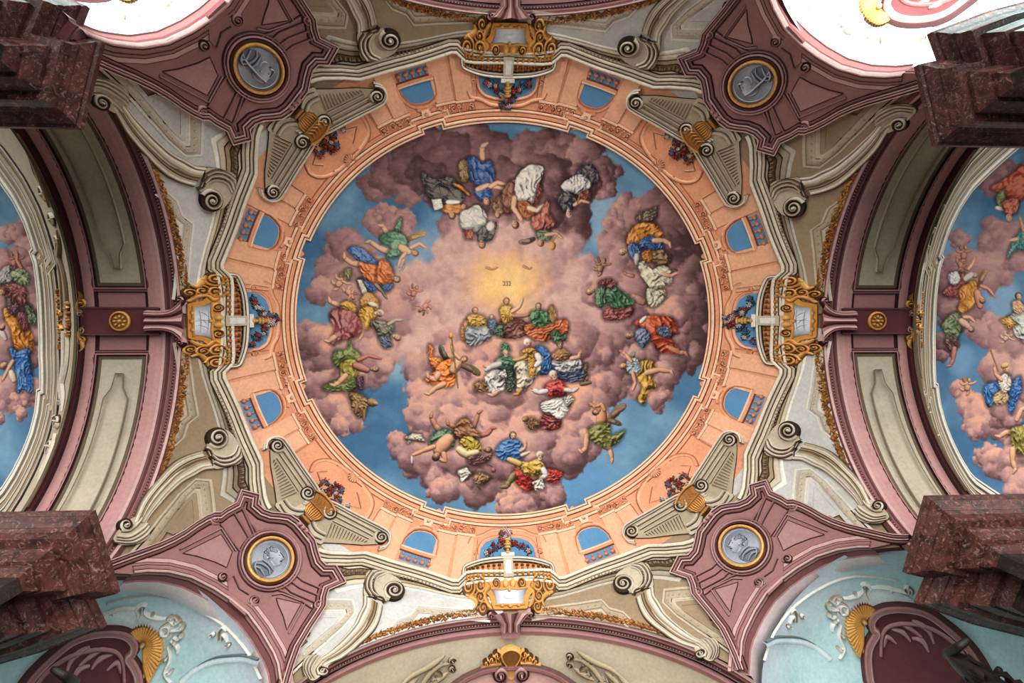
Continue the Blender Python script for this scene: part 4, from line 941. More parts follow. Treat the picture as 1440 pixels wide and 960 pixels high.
# ---------------------------------------------------------------- dark statues standing in front of the oval frames
def z_hit(px, py, z):
    d = np.array([(px-720)/FPX, (py-480)/FPX, 1.0]) @ RM; return (CAMP+d*z/d[2])[:2]
MAT['bronze'] = new_mat('dark_bronze', .45, .2, 3, metallic=.3, base=(38, 30, 28), spec=.4)
def skinned(name, P, E, Rr, mat, parent, sub=2):
    me = bpy.data.meshes.new(name); me.from_pydata([tuple(p) for p in P], E, []); o = link(name, me, parent)
    sk = o.modifiers.new('skin', 'SKIN'); 
    for i, r in enumerate(Rr): me.skin_vertices[0].data[i].radius = (r, r)
    me.skin_vertices[0].data[0].use_root = True
    o.modifiers.new('smooth', 'SUBSURF').levels = sub; o.modifiers['smooth'].render_levels = sub
    me.materials.append(MAT[mat]); return o
for sx, sy, cn in ((1, 1, 'lower left'), (-1, 1, 'lower right'), (1, -1, 'upper left'), (-1, -1, 'upper right')):
    x, y = z_hit(92, 968, 11.4); root = empty('statue', (sx*x, sy*y, 9.9+ZB)); tag(root, f'dark bronze figure standing in the pink oval frame of the {cn} niche', 'statue', 'dark niche statues')
    J = np.array([(0, 0, .75), (0, 0, 1.0), (0, 0, 1.25), (0, 0, 1.38), (0, 0, 1.52), (.22, .02, 1.22), (.36, -.12, 1.0), (.3, -.34, 1.02), (-.22, .02, 1.22), (-.4, -.12, 1.0), (-.3, -.35, .95), (.1, 0, .4), (.12, -.02, .02), (-.1, 0, .4), (-.13, .02, .02)])
    an = math.radians(-45); J2 = np.stack([J[:, 0]*math.cos(an)-J[:, 1]*math.sin(an), J[:, 0]*math.sin(an)+J[:, 1]*math.cos(an), J[:, 2]], -1)
    J2 = (J2*1.15+np.array([x, y, 9.9+ZB]))*np.array([sx, sy, 1])
    me_ = skinned('body', J2, [(0, 1), (1, 2), (2, 3), (3, 4), (2, 5), (5, 6), (6, 7), (2, 8), (8, 9), (9, 10), (0, 11), (11, 12), (0, 13), (13, 14)], [.2, .2, .21, .08, .15, .1, .08, .06, .1, .08, .06, .16, .14, .16, .14], 'bronze', root)
    M = MB(); rg = random.Random(8)
    for i in range(26):
        a_ = rg.uniform(0, 2*PI); z0 = rg.uniform(.1, 1.0); r0 = .22; dx, dy = math.cos(a_), math.sin(a_)
        base = np.array([x*sx, y*sy, 9.9+ZB+z0*1.15]); V = [base+np.array([dx*r0-dy*.05, dy*r0+dx*.05, 0]), base+np.array([dx*(r0+.12), dy*(r0+.12), -.05]), base+np.array([dx*r0+dy*.05, dy*r0-dx*.05, 0]), base+np.array([dx*(r0+.05), dy*(r0+.05), -.35])]
        M.add(V, [(0, 1, 3), (1, 2, 3), (0, 2, 1), (0, 3, 2)], [(40, 32, 30)]*4)
    M.build('drapery', 'bronze', root)

# ---------------------------------------------------------------- marble piers
def z_hit(px, py, z):
    d = np.array([(px-720)/FPX, (py-480)/FPX, 1.0]) @ RM; return (CAMP+d*z/d[2])[:2]
PPLAN = np.array([(-12.0, 3.2), (-7.4, 3.2), (-7.02, 4.62), (-7.45, 4.72), (-7.25, 5.2), (-8.3, 5.6), (-12.0, 6.6)])
def offset_poly(P, d):
    Nn = normals(P, False); return P-Nn*d
PROF = [(0.0, 12.02), (0.0, 11.90), (.05, 11.88), (.05, 11.83), (.14, 11.74), (.19, 11.70), (.19, 11.66), (.24, 11.6), (.27, 11.45), (.29, 11.40), (.42, 11.40), (.42, 11.30), (.45, 11.26), (.52, 11.12), (.54, 11.08), (.60, 11.08), (.60, 10.98), (.66, 10.88), (.69, 10.82), (.69, 5.0)]
for sx, sy, cn in ((1, 1, 'lower left'), (-1, 1, 'lower right'), (1, -1, 'upper left'), (-1, -1, 'upper right')):
    root = empty('marble_pier', (sx*-8.2, sy*4.2, 5+ZB)); tag(root, f'red marble nave pier with stepped cornice in the {cn} corner', 'pier', kind='structure')
    def ringpts(d, z):
        Q = offset_poly(PPLAN, d)+(np.array([-.05, .04]) if cn == 'upper left' else 0); return [(q[0]*sx, q[1]*sy, z+ZB) for q in Q]
    for nm, rows, mt in (('cornice', PROF[:-1], 'red_marble'), ('shaft', PROF[-2:], 'black_marble')):
        M = MB(); k = len(PPLAN); V = []
        for d, z in rows: V += ringpts(d, z)
        F = [(i*k+j, i*k+j+1, (i+1)*k+j+1, (i+1)*k+j) for i in range(len(rows)-1) for j in range(k-1)]
        if nm == 'cornice': F.append(tuple(range(k)))
        M.add(V, F, [CR1]*len(F)); M.build(nm, mt, root, smooth=False)
# ---------------------------------------------------------------- neighbouring bays
NB = {'left': Sphere(-17.28, 0, C0, math.sqrt(R2)), 'right': Sphere(17.28, 0, C0, math.sqrt(R2))}
def nb_edge(ax, n=60):
    """rim of the neighbouring ceiling painting, sighted on the left bay and mirrored"""
    L = [(0, 694), (8, 686), (22, 664), (36, 636), (47, 608), (54, 580), (57, 548), (61, 546), (60, 500), (59, 450), (57, 410), (52, 370), (46, 353), (50, 348), (38, 312), (22, 281), (0, 250)]
    X = NB['left'].hit(*np.array(L, float).T)[:, :2]
    return X
EDGE = nb_edge('left')
for ax, s in (('left', 1), ('right', -1)):
    sp = NB[ax]; m = lambda x, y, h=0, sp=sp: sp.pt(x, y, h)
    root = empty('neighbouring_vault', (s*-11, 0, 14+ZB)); tag(root, f'cream moulded rim of the neighbouring vault beyond the {ax} arch', 'vault', kind='structure')
    M = MB(); ys = np.linspace(-5.6, 5.6, 29); out = [(s*-9.65, y) for y in ys if abs(y) < 4.0]+[(s*-13.5, 5.5), (s*-17.2, 7.5), (s*-17.2, -7.5), (s*-13.5, -5.5)]
    fill(M, m, out, -.02, CR1, side=False, grid=.16, step=.16); M.build('shell', 'plaster', root)
    M = MB(); E = EDGE*[s, 1]
    E = np.vstack([[(s*-14.5, 5.4)], E, [(s*-14.5, -5.2)]])
    band(M, m, E, prof([(.05, .10, CR0), (.03, .05, CR4), (.10, .09, CR0, .03), (.04, .04, CR3), (.06, .05, CR1), (.03, .05, CR0), (.04, .03, CR4), (.12, .05, CR2, .02), (.03, .05, CR0), (.04, .02, CR4), (.12, .04, CR1), (.04, .02, CR3), (.10, .03, CR2), (.03, .03, CR0), (.03, .01, CR4)], riser=.7), side=-s, step=.15)
    M.build('rim_moulding', 'plaster', root)
    M = MB(); path = [(s*-9.97, y) for y in np.linspace(4.3, -4.3, 40)]
    band(M, m, path, prof([(.05, .03, CR2), (.03, .02, CR4), (.05, .04, CR1), (.02, .02, CR4), (.08, .03, (150, 140, 112))], riser=.7), side=s if False else -s)
    M.build('edge_moulding', 'plaster', root)
    for q, nm in ((-1, 'upper'), (1, 'lower')):
        oc = empty('white_scrollwork', (s*-10.4, q*2, 15.5+ZB)); tag(oc, f'white acanthus scrollwork beside the {ax} neighbouring ceiling, {nm} half', 'ornament', 'white scrollwork of the neighbouring vaults')
        M = MB(); G = lambda y, w: (s*(-10.48-w*1.3), q*y)
        for (y, w, r) in ((2.35, .10, .15), (2.9, .14, .17), (1.9, .08, .1)): volute(M, m, G(y, w), r, 0, 1.7, s*q, .02, .07, [CR0, CR1, CR3])
        for pth in ([(1.2, .3), (1.5, .22), (1.8, .04), (2.1, .0)], [(3.1, .1), (3.3, .12), (3.5, .06), (3.7, .1)], [(2.6, .05), (2.9, -.02), (3.3, .0), (3.6, .0)], [(1.55, .34), (1.7, .2), (2.0, .18)]):
            stroke(M, m, catmull([G(*p) for p in pth], 5), [.03, .06, .02], .02, .06, [CR0, CR1, CR3])
        M.build('leaves', 'plaster', oc)
        M = MB()
        stroke(M, m, catmull([G(*p) for p in ((.25, .12), (.6, .08), (1.1, .10), (1.7, .26))], 5), .04, .02, .05, [CR0, CR1, CR3]); stroke(M, m, catmull([G(*p) for p in ((.25, .32), (.6, .30), (1.1, .26), (1.7, .28))], 5), .03, .02, .05, [CR0, CR1, CR3])
        fill(M, m, [G(*p) for p in ((.3, .16), (.7, .13), (1.2, .16), (1.5, .22), (1.1, .24), (.3, .28))], .02, CR2); M.build('strapwork', 'plaster', oc)
    gl = empty('gilt_drop', (s*-10.5, 0, 15.8+ZB)); tag(gl, f'gilded leaf ornament at the crown of the {ax} neighbouring ceiling rim', 'ornament', 'gilded crown leaves')
    M = MB(); rg = random.Random(4)
    for i in range(70):
        row = rg.choice([0, 1]); y = rg.uniform(-.75, .75)*(1 if row else .6)
        blob(M, m, (s*(-10.55-.5*row+rg.uniform(-.07, .07)), y), .05, .03, rg.uniform(0, 3), .02, .06, rg.choice([GO0, GO1, GO2]), GO3, seg=7, rings=2)
    for q in (-1, 1):
        volute(M, m, (s*-10.6, q*.3), .1, 0, 1.4, q, .02, .06, [GO0, GO1, GO3]); volute(M, m, (s*-11.05, q*.2), .1, 0, 1.4, -q, .02, .06, [GO0, GO1, GO3])
    M.build('leaves', 'gilt', gl)
# ---------------------------------------------------------------- ceiling paintings: pigment laid on the vault surface, split into painted clouds and figures
NR = np.random.RandomState(12)
_LAT = NR.rand(64, 64)
def vnoise(x, y):
    xi = np.floor(x).astype(int); yi = np.floor(y).astype(int); fx = x-xi; fy = y-yi
    fx = fx*fx*(3-2*fx); fy = fy*fy*(3-2*fy); g = lambda a, b: _LAT[a % 64, b % 64]
    return (g(xi, yi)*(1-fx)+g(xi+1, yi)*fx)*(1-fy)+(g(xi, yi+1)*(1-fx)+g(xi+1, yi+1)*fx)*fy
def fbm(x, y, o=4):
    s = 0; a = .5; t = 0
    for i in range(o): s = s+a*vnoise(x*2**i+i*17.3, y*2**i+i*9.1); t += a; a *= .5
    return s/t
def sstep(a, b, x): t = np.clip((x-a)/(b-a), 0, 1); return t*t*(3-2*t)
SKIN = (214, 156, 120); SKIND = (176, 112, 84)
class Canvas:
    def __init__(s, x0, y0, x1, y1, step, centre):
        s.x0, s.y0, s.step = x0, y0, step; s.c = centre
        s.xs = np.arange(x0, x1+step, step); s.ys = np.arange(y0, y1+step, step)
        s.X, s.Y = np.meshgrid(s.xs, s.ys); s.rgb = np.zeros(s.X.shape+(3,)); s.id = np.zeros(s.X.shape, int); s.parts = [('painted_sky', None, None)]; s.cur = 0
    def part(s, name, label=None, parent=None):
        s.parts.append((name, label, parent)); s.cur = len(s.parts)-1; return s.cur
    def win(s, x0, y0, x1, y1):
        i0 = max(0, int((y0-s.y0)/s.step)-1); i1 = min(len(s.ys), int((y1-s.y0)/s.step)+3); j0 = max(0, int((x0-s.x0)/s.step)-1); j1 = min(len(s.xs), int((x1-s.x0)/s.step)+3)
        return (slice(i0, i1), slice(j0, j1)) if i1 > i0+1 and j1 > j0+1 else None
    def lay(s, w, a, c):
        s.rgb[w] = s.rgb[w]*(1-a[..., None])+np.clip(c, 0, 255)*a[..., None]; s.id[w] = np.where(a > .5, s.cur, s.id[w])
    def light(s, x, y):
        d = np.array([s.c[0]-x, s.c[1]-y]); d = d/(np.linalg.norm(d)+60); L = np.array([d[0]*.55-.25, d[1]*.55-.35, .72]); return L/np.linalg.norm(L)
    def ramp(s, t, col, lo=.24, hi=.36, warm=(255, 236, 206)):
        col = np.array(col, float); dk = col*lo*np.array([1.0, .92, .95])+np.array([12, 8, 8]); lt = col*(1-hi)+np.array(warm)*hi; t = t[..., None]
        return np.where(t < .5, dk+(col*.86-dk)*np.clip(t/.5, 0, 1), col*.86+(lt-col*.86)*np.clip((t-.5)/.5, 0, 1))
    def sky(s, seed=0):
        n = fbm(s.X/70+seed, s.Y/70, 5); n2 = fbm(s.X/14+seed, s.Y/14, 3)
        t = np.clip((n-.3)/.4, 0, 1)[..., None]; c = np.array((64, 104, 138))*(1-t)+np.array((108, 146, 170))*t
        s.rgb[:] = c*(1+.14*(n2-.5))[..., None]
    def haze(s, x, y, rx, ry, col, k=.8):
        w = s.win(x-rx*1.6, y-ry*1.6, x+rx*1.6, y+ry*1.6)
        if w is None: return
        d = np.hypot((s.X[w]-x)/rx, (s.Y[w]-y)/ry)+.7*(fbm(s.X[w]/26, s.Y[w]/26, 4)-.5)
        a = k*sstep(1.15, .35, d); s.rgb[w] = s.rgb[w]*(1-a[..., None])+np.array(col)*a[..., None]
    def puff(s, x, y, r, tone=0., warm=0.3, soft=.14, seed=0., edge=.34):
        w = s.win(x-r*1.5, y-r*1.5, x+r*1.5, y+r*1.5)
        if w is None: return
        X, Y = s.X[w], s.Y[w]; wx, wy = fbm(X/(r*.5)+seed*2.3, Y/(r*.5)+4.1, 3)-.5, fbm(X/(r*.5)+7.7, Y/(r*.5)+seed, 3)-.5; dx, dy = (X-x)/r+.45*wx, (Y-y)/r+.45*wy
        wob = fbm(X/(r*.55)+seed*3.1, Y/(r*.55)+seed*1.7, 4)-.5
        d = np.hypot(dx, dy)+edge*wob*1.6
        a = sstep(1.0, 1.0-soft, d)
        z = np.sqrt(np.clip(1-np.minimum(d, 1)**2, 0, 1)); L = s.light(x, y)
        nz = fbm(X/(r*.32)+seed, Y/(r*.32)+5, 4)-.5; nz2 = fbm(X/9.+seed, Y/3., 4)-.5
        t = np.clip(.46+.62*(dx*L[0]+dy*L[1])+.26*(z-.6)+.22*nz+.18*nz2+tone, 0, 1)
        D = np.array((70, 46, 46)); Mi = np.array((158, 118, 117)); Li = np.array((212, 174, 164)); Wm = np.array((228, 162, 126))
        tt = t[..., None]; c = np.where(tt < .5, D+(Mi-D)*tt*2, Mi+(Li-Mi)*(tt-.5)*2)
        k = (warm*sstep(.45, .95, t))[..., None]; c = c*(1-k)+Wm*k
        s.lay(w, a, c)
    def cloud(s, name, label, puffs, tone=0., warm=.3, sat=4, seed=1, soft=.16):
        s.part(name, label); rs = np.random.RandomState(seed)
        for p in puffs:
            x, y, r = p[:3]; tn = tone+(p[3] if len(p) > 3 else 0); wm = p[4] if len(p) > 4 else warm
            for i in range(sat):
                a = rs.uniform(0, 6.28); q = r*rs.uniform(.62, .95); s.puff(x+q*math.cos(a), y+q*math.sin(a), r*rs.uniform(.38, .66), tn-.05+rs.uniform(-.05, .05), wm, soft+.16, rs.uniform(0, 30))
            s.puff(x, y, r, tn, wm, soft, rs.uniform(0, 30))
            for i in range(max(1, sat-2)):
                a = rs.uniform(0, 6.28); q = r*rs.uniform(.2, .7); s.puff(x+q*math.cos(a), y+q*math.sin(a), r*rs.uniform(.35, .6), tn+rs.uniform(-.02, .07), wm, .6, rs.uniform(0, 30))
    def sdf(s, w, P):
        X, Y = s.X[w], s.Y[w]; d = np.full(X.shape, 1e9); n = len(P); ins = inside(np.stack([X, Y], -1), P)
        for i in range(n):
            a = P[i]; b = P[(i+1) % n]-a; q = max(b@b, 1e-9); t = np.clip(((X-a[0])*b[0]+(Y-a[1])*b[1])/q, 0, 1); d = np.minimum(d, np.hypot(X-a[0]-t*b[0], Y-a[1]-t*b[1]))
        return np.where(ins, d, -d)
    def relief(s, w, H, x, y, k=1.0):
        gy, gx = np.gradient(H, s.step); L = s.light(x, y); n = np.sqrt(gx*gx+gy*gy+1/(k*k)); return np.clip((-gx*L[0]-gy*L[1]+L[2]/k)/n, 0, 1)
    def cloth(s, pts, col, fold=None, nf=5, smooth=True, depth=1.0, seed=None, hi=.36):
        P = np.array(pts, float); c0 = P.mean(0)
        if smooth: P = catmull(P, 4, True)
        w = s.win(P[:, 0].min()-3, P[:, 1].min()-3, P[:, 0].max()+3, P[:, 1].max()+3)
        if w is None: return
        X, Y = s.X[w], s.Y[w]; d = s.sdf(w, P)+.9+2.4*(fbm(X/4.5+c0[0], Y/4.5, 3)-.5)
        q = P-P.mean(0); ev, V = np.linalg.eigh(q.T@q); ax = V[:, 1]
        if fold is not None: ax = np.array([math.cos(fold), math.sin(fold)])
        pr = np.array([-ax[1], ax[0]]); ext = np.ptp(q@pr)+1e-3
        sd = seed if seed is not None else (c0[0]*.37+c0[1]*.11)
        u = (X-c0[0])*ax[0]+(Y-c0[1])*ax[1]; v = (X-c0[0])*pr[0]+(Y-c0[1])*pr[1]
        per = ext/nf*1.75; wp = fbm(u/(ext*.6)+sd, v/(ext*.6)+sd*.3, 3)-.5; am = sstep(.3, .62, fbm(u/(ext*.34)+sd*1.3, v/(per*1.1)+sd, 3))
        ph = v/per*(1+.35*u/ext)+3.6*wp+.9*(u/ext)*math.sin(sd)
        rid = 1-np.abs(2*(ph-np.floor(ph))-1); rid = rid**1.2
        ph2 = (v*.55+u*.8)/(per*1.15)+3.0*wp+sd; r2 = (1-np.abs(2*(ph2-np.floor(ph2))-1))**1.4*(1-am)
        big = fbm(u/(ext*.45)+sd*2.1, v/(ext*.45)+3, 2)-.5
        H = .15*ext*(1-np.exp(-np.maximum(d, 0)/(.16*ext)))+per*.36*rid*am*depth+per*.28*r2*depth+1.1*(fbm(u/6+sd, v/1.8, 3)-.5)+ext*.22*big
        t = s.relief(w, H, *c0, k=.95); t = np.clip((t-.1)/.84, 0, 1)
        rs = np.random.RandomState(int(abs(sd)*97) % 100000); nc = int(6+nf*2); lu = np.ptp(q@ax)
        cu, cvv = rs.uniform(-.55, .55, nc)*lu, rs.uniform(-.55, .55, nc)*ext; wu, wv = 5*(fbm(X/7+sd, Y/7, 3)-.5), 5*(fbm(X/7+3, Y/7+sd, 3)-.5)
        D2 = ((u+wu)[..., None]-cu)**2*.30+((v+wv)[..., None]-cvv)**2; ci = D2.argmin(-1); fs = rs.uniform(-.26, .26, nc); srt = np.sort(D2, -1); edge = sstep(0, 2.2, np.sqrt(srt[..., 1])-np.sqrt(srt[..., 0]))
        fac = fs[ci]+.22*(((v+wv)-cvv[ci])*rs.choice([-1, 1], nc)[ci])/(ext/nf)*.5
        t = t+fac*.75; t = t*(.62+.38*edge)
        fv = rid*am+r2
        t = t*np.clip(.6+.4*sstep(0, 2.2, d), 0, 1)*(.66+.34*np.clip(fv*1.6, 0, 1))*(1+.6*big)
        sh = s.rgb[w]; k_ = (.55*sstep(-5.5, 0, d))[..., None]; s.rgb[w] = sh*(1-k_)+sh*.32*k_  # painted contact shadow darkens the ground around the cloth
        s.lay(w, sstep(-.6, .6, d), s.ramp(np.clip(np.maximum(t, 0)**.9*1.2, 0, 1), col, hi=hi))
    def limb(s, pts, r0, r1, col=SKIN):
        r0, r1 = r0*1.08, r1*1.12
        P = np.array(pts, float); m = max(r0, r1)+2
        w = s.win(P[:, 0].min()-m, P[:, 1].min()-m, P[:, 0].max()+m, P[:, 1].max()+m)
        if w is None: return
        X, Y = s.X[w], s.Y[w]; best = np.full(X.shape, -1e9); H = np.zeros(X.shape); n = len(P)-1
        for i in range(n):
            a, b = P[i], P[i+1]; e = b-a; t = np.clip(((X-a[0])*e[0]+(Y-a[1])*e[1])/max(e@e, 1e-9), 0, 1); g = (i+t)/n; r = r0+(r1-r0)*g+.16*r0*np.sin(PI*t)
            d = r-np.hypot(X-a[0]-t*e[0], Y-a[1]-t*e[1]); H = np.where(d > best, np.sqrt(np.maximum(r*r-np.maximum(r-d, 0)**2, 0)), H); best = np.maximum(best, d)
        t = s.relief(w, H, *P.mean(0)); t = np.clip((t-.05)/.85, 0, 1)*(.6+.4*sstep(0, 1.4, best)); s.lay(w, sstep(-.6, .6, best), s.ramp(t, col, lo=.34, hi=.3))
    def ball(s, x, y, rx, ry, rot, col, lo=.34, hi=.3):
        m = max(rx, ry)+2; w = s.win(x-m, y-m, x+m, y+m)
        if w is None: return
        c, q = math.cos(rot), math.sin(rot); X, Y = s.X[w]-x, s.Y[w]-y; a = (X*c+Y*q)/rx; b = (-X*q+Y*c)/ry; rr = np.hypot(a, b); d = (1-rr)*min(rx, ry)
        H = np.sqrt(np.maximum(1-rr*rr, 0))*min(rx, ry); t = s.relief(w, H, x, y); s.lay(w, sstep(-.5, .5, d), s.ramp(np.clip((t-.05)/.85, 0, 1), col, lo=lo, hi=hi))
    def head(s, x, y, r, up, hair=(84, 58, 40), skin=SKIN, beard=None):
        """up: direction (angle) from chin to crown"""
        ux, uy = math.cos(up), math.sin(up); sx, sy = -uy, ux
        s.ball(x+ux*r*.25, y+uy*r*.25, r*1.08, r*1.0, up, hair)
        s.ball(x-ux*r*.12+sx*r*.2, y-uy*r*.12+sy*r*.2, r*.92, r*.72, up, skin)
        if beard: s.ball(x-ux*r*.75+sx*r*.25, y-uy*r*.75+sy*r*.25, r*.6, r*.55, up, beard)
        for k in (-.12, .45): s.ball(x+ux*r*.08+sx*r*k, y+uy*r*.08+sy*r*k, .32*r*.5, .3*r*.6, up, (96, 58, 44))
        s.limb([(x+ux*r*.05+sx*r*.2, y+uy*r*.05+sy*r*.2), (x-ux*r*.28+sx*r*.24, y-uy*r*.28+sy*r*.24)], .14*r, .2*r, (232, 178, 142))
        s.limb([(x-ux*r*.5+sx*r*.05, y-uy*r*.5+sy*r*.05), (x-ux*r*.5+sx*r*.36, y-uy*r*.5+sy*r*.36)], .1*r, .1*r, (150, 74, 60))
    def wing(s, x, y, ang, L, W, col, bend=.5):
        n = 7
        for i in range(n):
            u = i/(n-1); a = ang+bend*(u-.5); l = L*(.62+.38*math.sin(PI*min(1, u*.8+.2))); b = (x+math.cos(ang)*L*.12*u*3, y+math.sin(ang)*L*.12*u*3)
            s.limb([b, (b[0]+l*.6*math.cos(a), b[1]+l*.6*math.sin(a)), (b[0]+l*math.cos(a+.12), b[1]+l*math.sin(a+.12))], W*.5, W*.16, sc(col, .85+.25*(i % 2)))
    def hand(s, x, y, ang, r, col=SKIN):
        s.ball(x, y, r, r*.7, ang, col)
        for k in (-.5, -.17, .17, .5): s.limb([(x+r*.6*math.cos(ang+k), y+r*.6*math.sin(ang+k)), (x+r*1.7*math.cos(ang+k*.7), y+r*1.7*math.sin(ang+k*.7))], r*.22, r*.14, col)
        s.limb([(x, y), (x+r*1.1*math.cos(ang+1.1), y+r*1.1*math.sin(ang+1.1))], r*.24, r*.16, col)
    def arm(s, pts, r0=2.6, r1=1.7, col=SKIN):
        s.limb(pts, r0, r1, col); a, b = np.array(pts[-2], float), np.array(pts[-1], float); s.hand(b[0], b[1], math.atan2(*(b-a)[::-1]), r1*1.15, col)
    def foot(s, pts, r0=3.4, r1=1.9, col=SKIN, turn=.9):
        s.limb(pts, r0, r1, col); a, b = np.array(pts[-2], float), np.array(pts[-1], float); an = math.atan2(*(b-a)[::-1])+turn
        s.limb([b, (b[0]+r1*2.6*math.cos(an), b[1]+r1*2.6*math.sin(an))], r1*1.05, r1*.6, col)
    def cherub(s, x, y, k, ang, label, col=(206, 146, 120), wing=(150, 112, 92)):
        s.part('painted_cherub', label); R = lambda u, v: (x+k*(u*math.cos(ang)-v*math.sin(ang)), y+k*(u*math.sin(ang)+v*math.cos(ang)))
        s.wing(*R(-2, -3), ang-2.4, 9*k, 3.2*k, wing)
        s.limb([R(0, 4), R(-5, 8), R(-9, 6)], 2.6*k, 1.4*k, col); s.limb([R(2, 4), R(4, 10), R(2, 14)], 2.7*k, 1.4*k, col)
        s.limb([R(0, -3), R(1, 4)], 3.6*k, 4.0*k, col); s.limb([R(2, -3), R(8, -5), R(12, -9)], 1.9*k, 1.1*k, col); s.limb([R(-2, -2), R(-7, 0), R(-11, -3)], 1.9*k, 1.1*k, col)
        s.head(*R(1, -8), 3.4*k, ang-PI/2, (120, 84, 52), col)
    def mesh(s, root, surf, keep, prefix_labels=True):
        H, W = s.X.shape; Q = keep[:-1, :-1] & keep[1:, :-1] & keep[:-1, 1:] & keep[1:, 1:]; idq = s.id[:-1, :-1]
        P = surf.hit(s.X.ravel(), s.Y.ravel(), .012); P[:, 2] += ZB; C = lin(s.rgb.reshape(-1, 3)).astype(np.float32)
        base = np.arange(H*W).reshape(H, W)
        objs = {}
        for i, (nm, lb, par) in enumerate(s.parts):
            sel = Q & (idq == i)
            if sel.sum() < 12: continue
            a = base[:-1, :-1][sel]; q = np.stack([a, a+1, a+W+1, a+W], -1); us, inv = np.unique(q.ravel(), return_inverse=True); q = inv.reshape(-1, 4)
            me = bpy.data.meshes.new(nm); me.vertices.add(len(us)); me.vertices.foreach_set('co', P[us].astype(np.float32).ravel())
            me.loops.add(q.size); me.loops.foreach_set('vertex_index', q.ravel().astype(np.int32)); me.polygons.add(len(q)); me.polygons.foreach_set('loop_start', np.arange(0, q.size, 4, dtype=np.int32)); me.polygons.foreach_set('loop_total', np.full(len(q), 4, np.int32)); me.polygons.foreach_set('use_smooth', np.ones(len(q), bool))
            me.update(calc_edges=True); at = me.color_attributes.new('Col', 'FLOAT_COLOR', 'POINT'); cc = np.ones((len(us), 4), np.float32); cc[:, :3] = C[us]; at.data.foreach_set('color', cc.ravel())
            me.materials.append(MAT['fresco']); o = link(nm, me, root)
            if lb: o['label'] = lb
            objs[i] = o
        return objs

# ================================================================ the central painting
cv = Canvas(412, 168, 1010, 728, .8, (712, 415))
cv.sky()
for h in ((560, 500, 40, 40, (150, 176, 192)), (590, 345, 50, 34, (136, 160, 184)), (590, 490, 40, 40, (150, 170, 186)), (850, 300, 34, 50, (150, 176, 194)), (860, 560, 34, 40, (128, 160, 186)), (440, 620, 40, 60, (84, 132, 172)), (820, 680, 70, 40, (100, 146, 184))): cv.haze(*h, k=.75)
cv.cloud('painted_cloud_bank', 'dusky violet cloud bank across the upper rim of the painting', [(530, 262, 24, -.06), (548, 250, 28, -.1), (575, 262, 24), (580, 232, 34, -.2), (612, 212, 36, -.22), (655, 190, 30, -.05, .6), (640, 225, 40, -.2, .4), (690, 212, 30, -.2), (720, 226, 32, -.2), (755, 214, 34, -.16, .5), (790, 226, 32, -.1, .5), (822, 216, 26, -.04, .6), (848, 238, 22, -.1), (846, 262, 22, -.06, .5), (815, 262, 28, -.16), (770, 250, 36, -.2), (725, 268, 40, -.22), (690, 285, 40, -.12), (650, 285, 34, -.14), (620, 272, 24, -.2), (640, 318, 24, .0), (800, 300, 32, -.16), (760, 300, 34, -.14), (720, 318, 34, -.04), (600, 250, 26, -.28)], tone=-.08, warm=.3, seed=3)
cv.cloud('painted_cloud_bank', 'small rosy cloud behind the green robed angel', [(528, 312, 18, .04, .6), (545, 304, 18, .06, .6), (570, 308, 15, .06, .5), (556, 326, 24, .06)], seed=4)
cv.cloud('painted_cloud_bank', 'pale rose luminous cloud around the golden glory', [(690, 330, 34, .14), (640, 350, 36, .1), (740, 340, 34, .12), (790, 350, 30, .08), (640, 400, 40, .14), (590, 400, 40, .1), (560, 440, 44, .08), (610, 450, 44, .12), (780, 400, 40, .1), (820, 400, 34, .02), (810, 440, 40, .02), (770, 450, 40, .1), (650, 440, 40, .18), (590, 490, 30, .06), (630, 480, 34, .1), (850, 440, 34, -.04), (680, 370, 34, .24, .1), (750, 370, 34, .22, .1), (712, 350, 30, .2, .1), (680, 430, 34, .2), (745, 430, 30, .2)], tone=.22, warm=.12, sat=5, seed=5, soft=.4)
cv.cloud('painted_cloud_bank', 'mauve cloud bank along the left rim with rounded peach billows', [(482, 345, 24, -.1), (500, 360, 26, -.04), (460, 385, 22, -.06), (482, 400, 34, -.1), (450, 410, 20, -.02), (520, 400, 40, .04), (500, 440, 46, -.04), (540, 440, 40, .06), (520, 480, 42, .02), (452, 512, 26, -.16), (447, 540, 26, -.14), (470, 500, 34, -.08), (433, 470, 26, -.1, .7), (452, 476, 24, .02, .9), (465, 548, 32, -.06), (510, 520, 34, .0), (535, 500, 30, .08), (455, 580, 22, -.1), (472, 572, 24, .02, .8), (492, 588, 22, .02, .7), (478, 598, 14, .02, .7)], tone=.04, warm=.45, seed=6)
cv.cloud('painted_cloud_bank', 'dark violet storm cloud along the right rim', [(868, 318, 20, .02, .5), (880, 290, 18, .0, .6), (900, 300, 24, -.08), (930, 292, 30, -.3), (956, 312, 34, -.36), (975, 350, 34, -.36), (940, 350, 34, -.26), (866, 350, 26, .0), (880, 380, 36, -.02), (930, 380, 40, -.2), (975, 390, 30, -.26), (862, 410, 34, .0), (900, 420, 44, -.08), (950, 420, 40, -.1, .5), (972, 440, 30, -.2), (965, 475, 32, -.2), (925, 470, 44, -.04), (880, 460, 40, .02), (975, 500, 20, -.2), (940, 505, 34, -.02, .4), (950, 440, 26, .04, .7), (900, 510, 30, .04)], tone=-.06, warm=.3, seed=7)
cv.cloud('painted_cloud_bank', 'rose cloud trailing below the yellow robed angel', [(880, 520, 24, .06), (905, 535, 26, .06, .4), (930, 530, 24, .04, .5), (922, 556, 18, .06, .6)], seed=8)
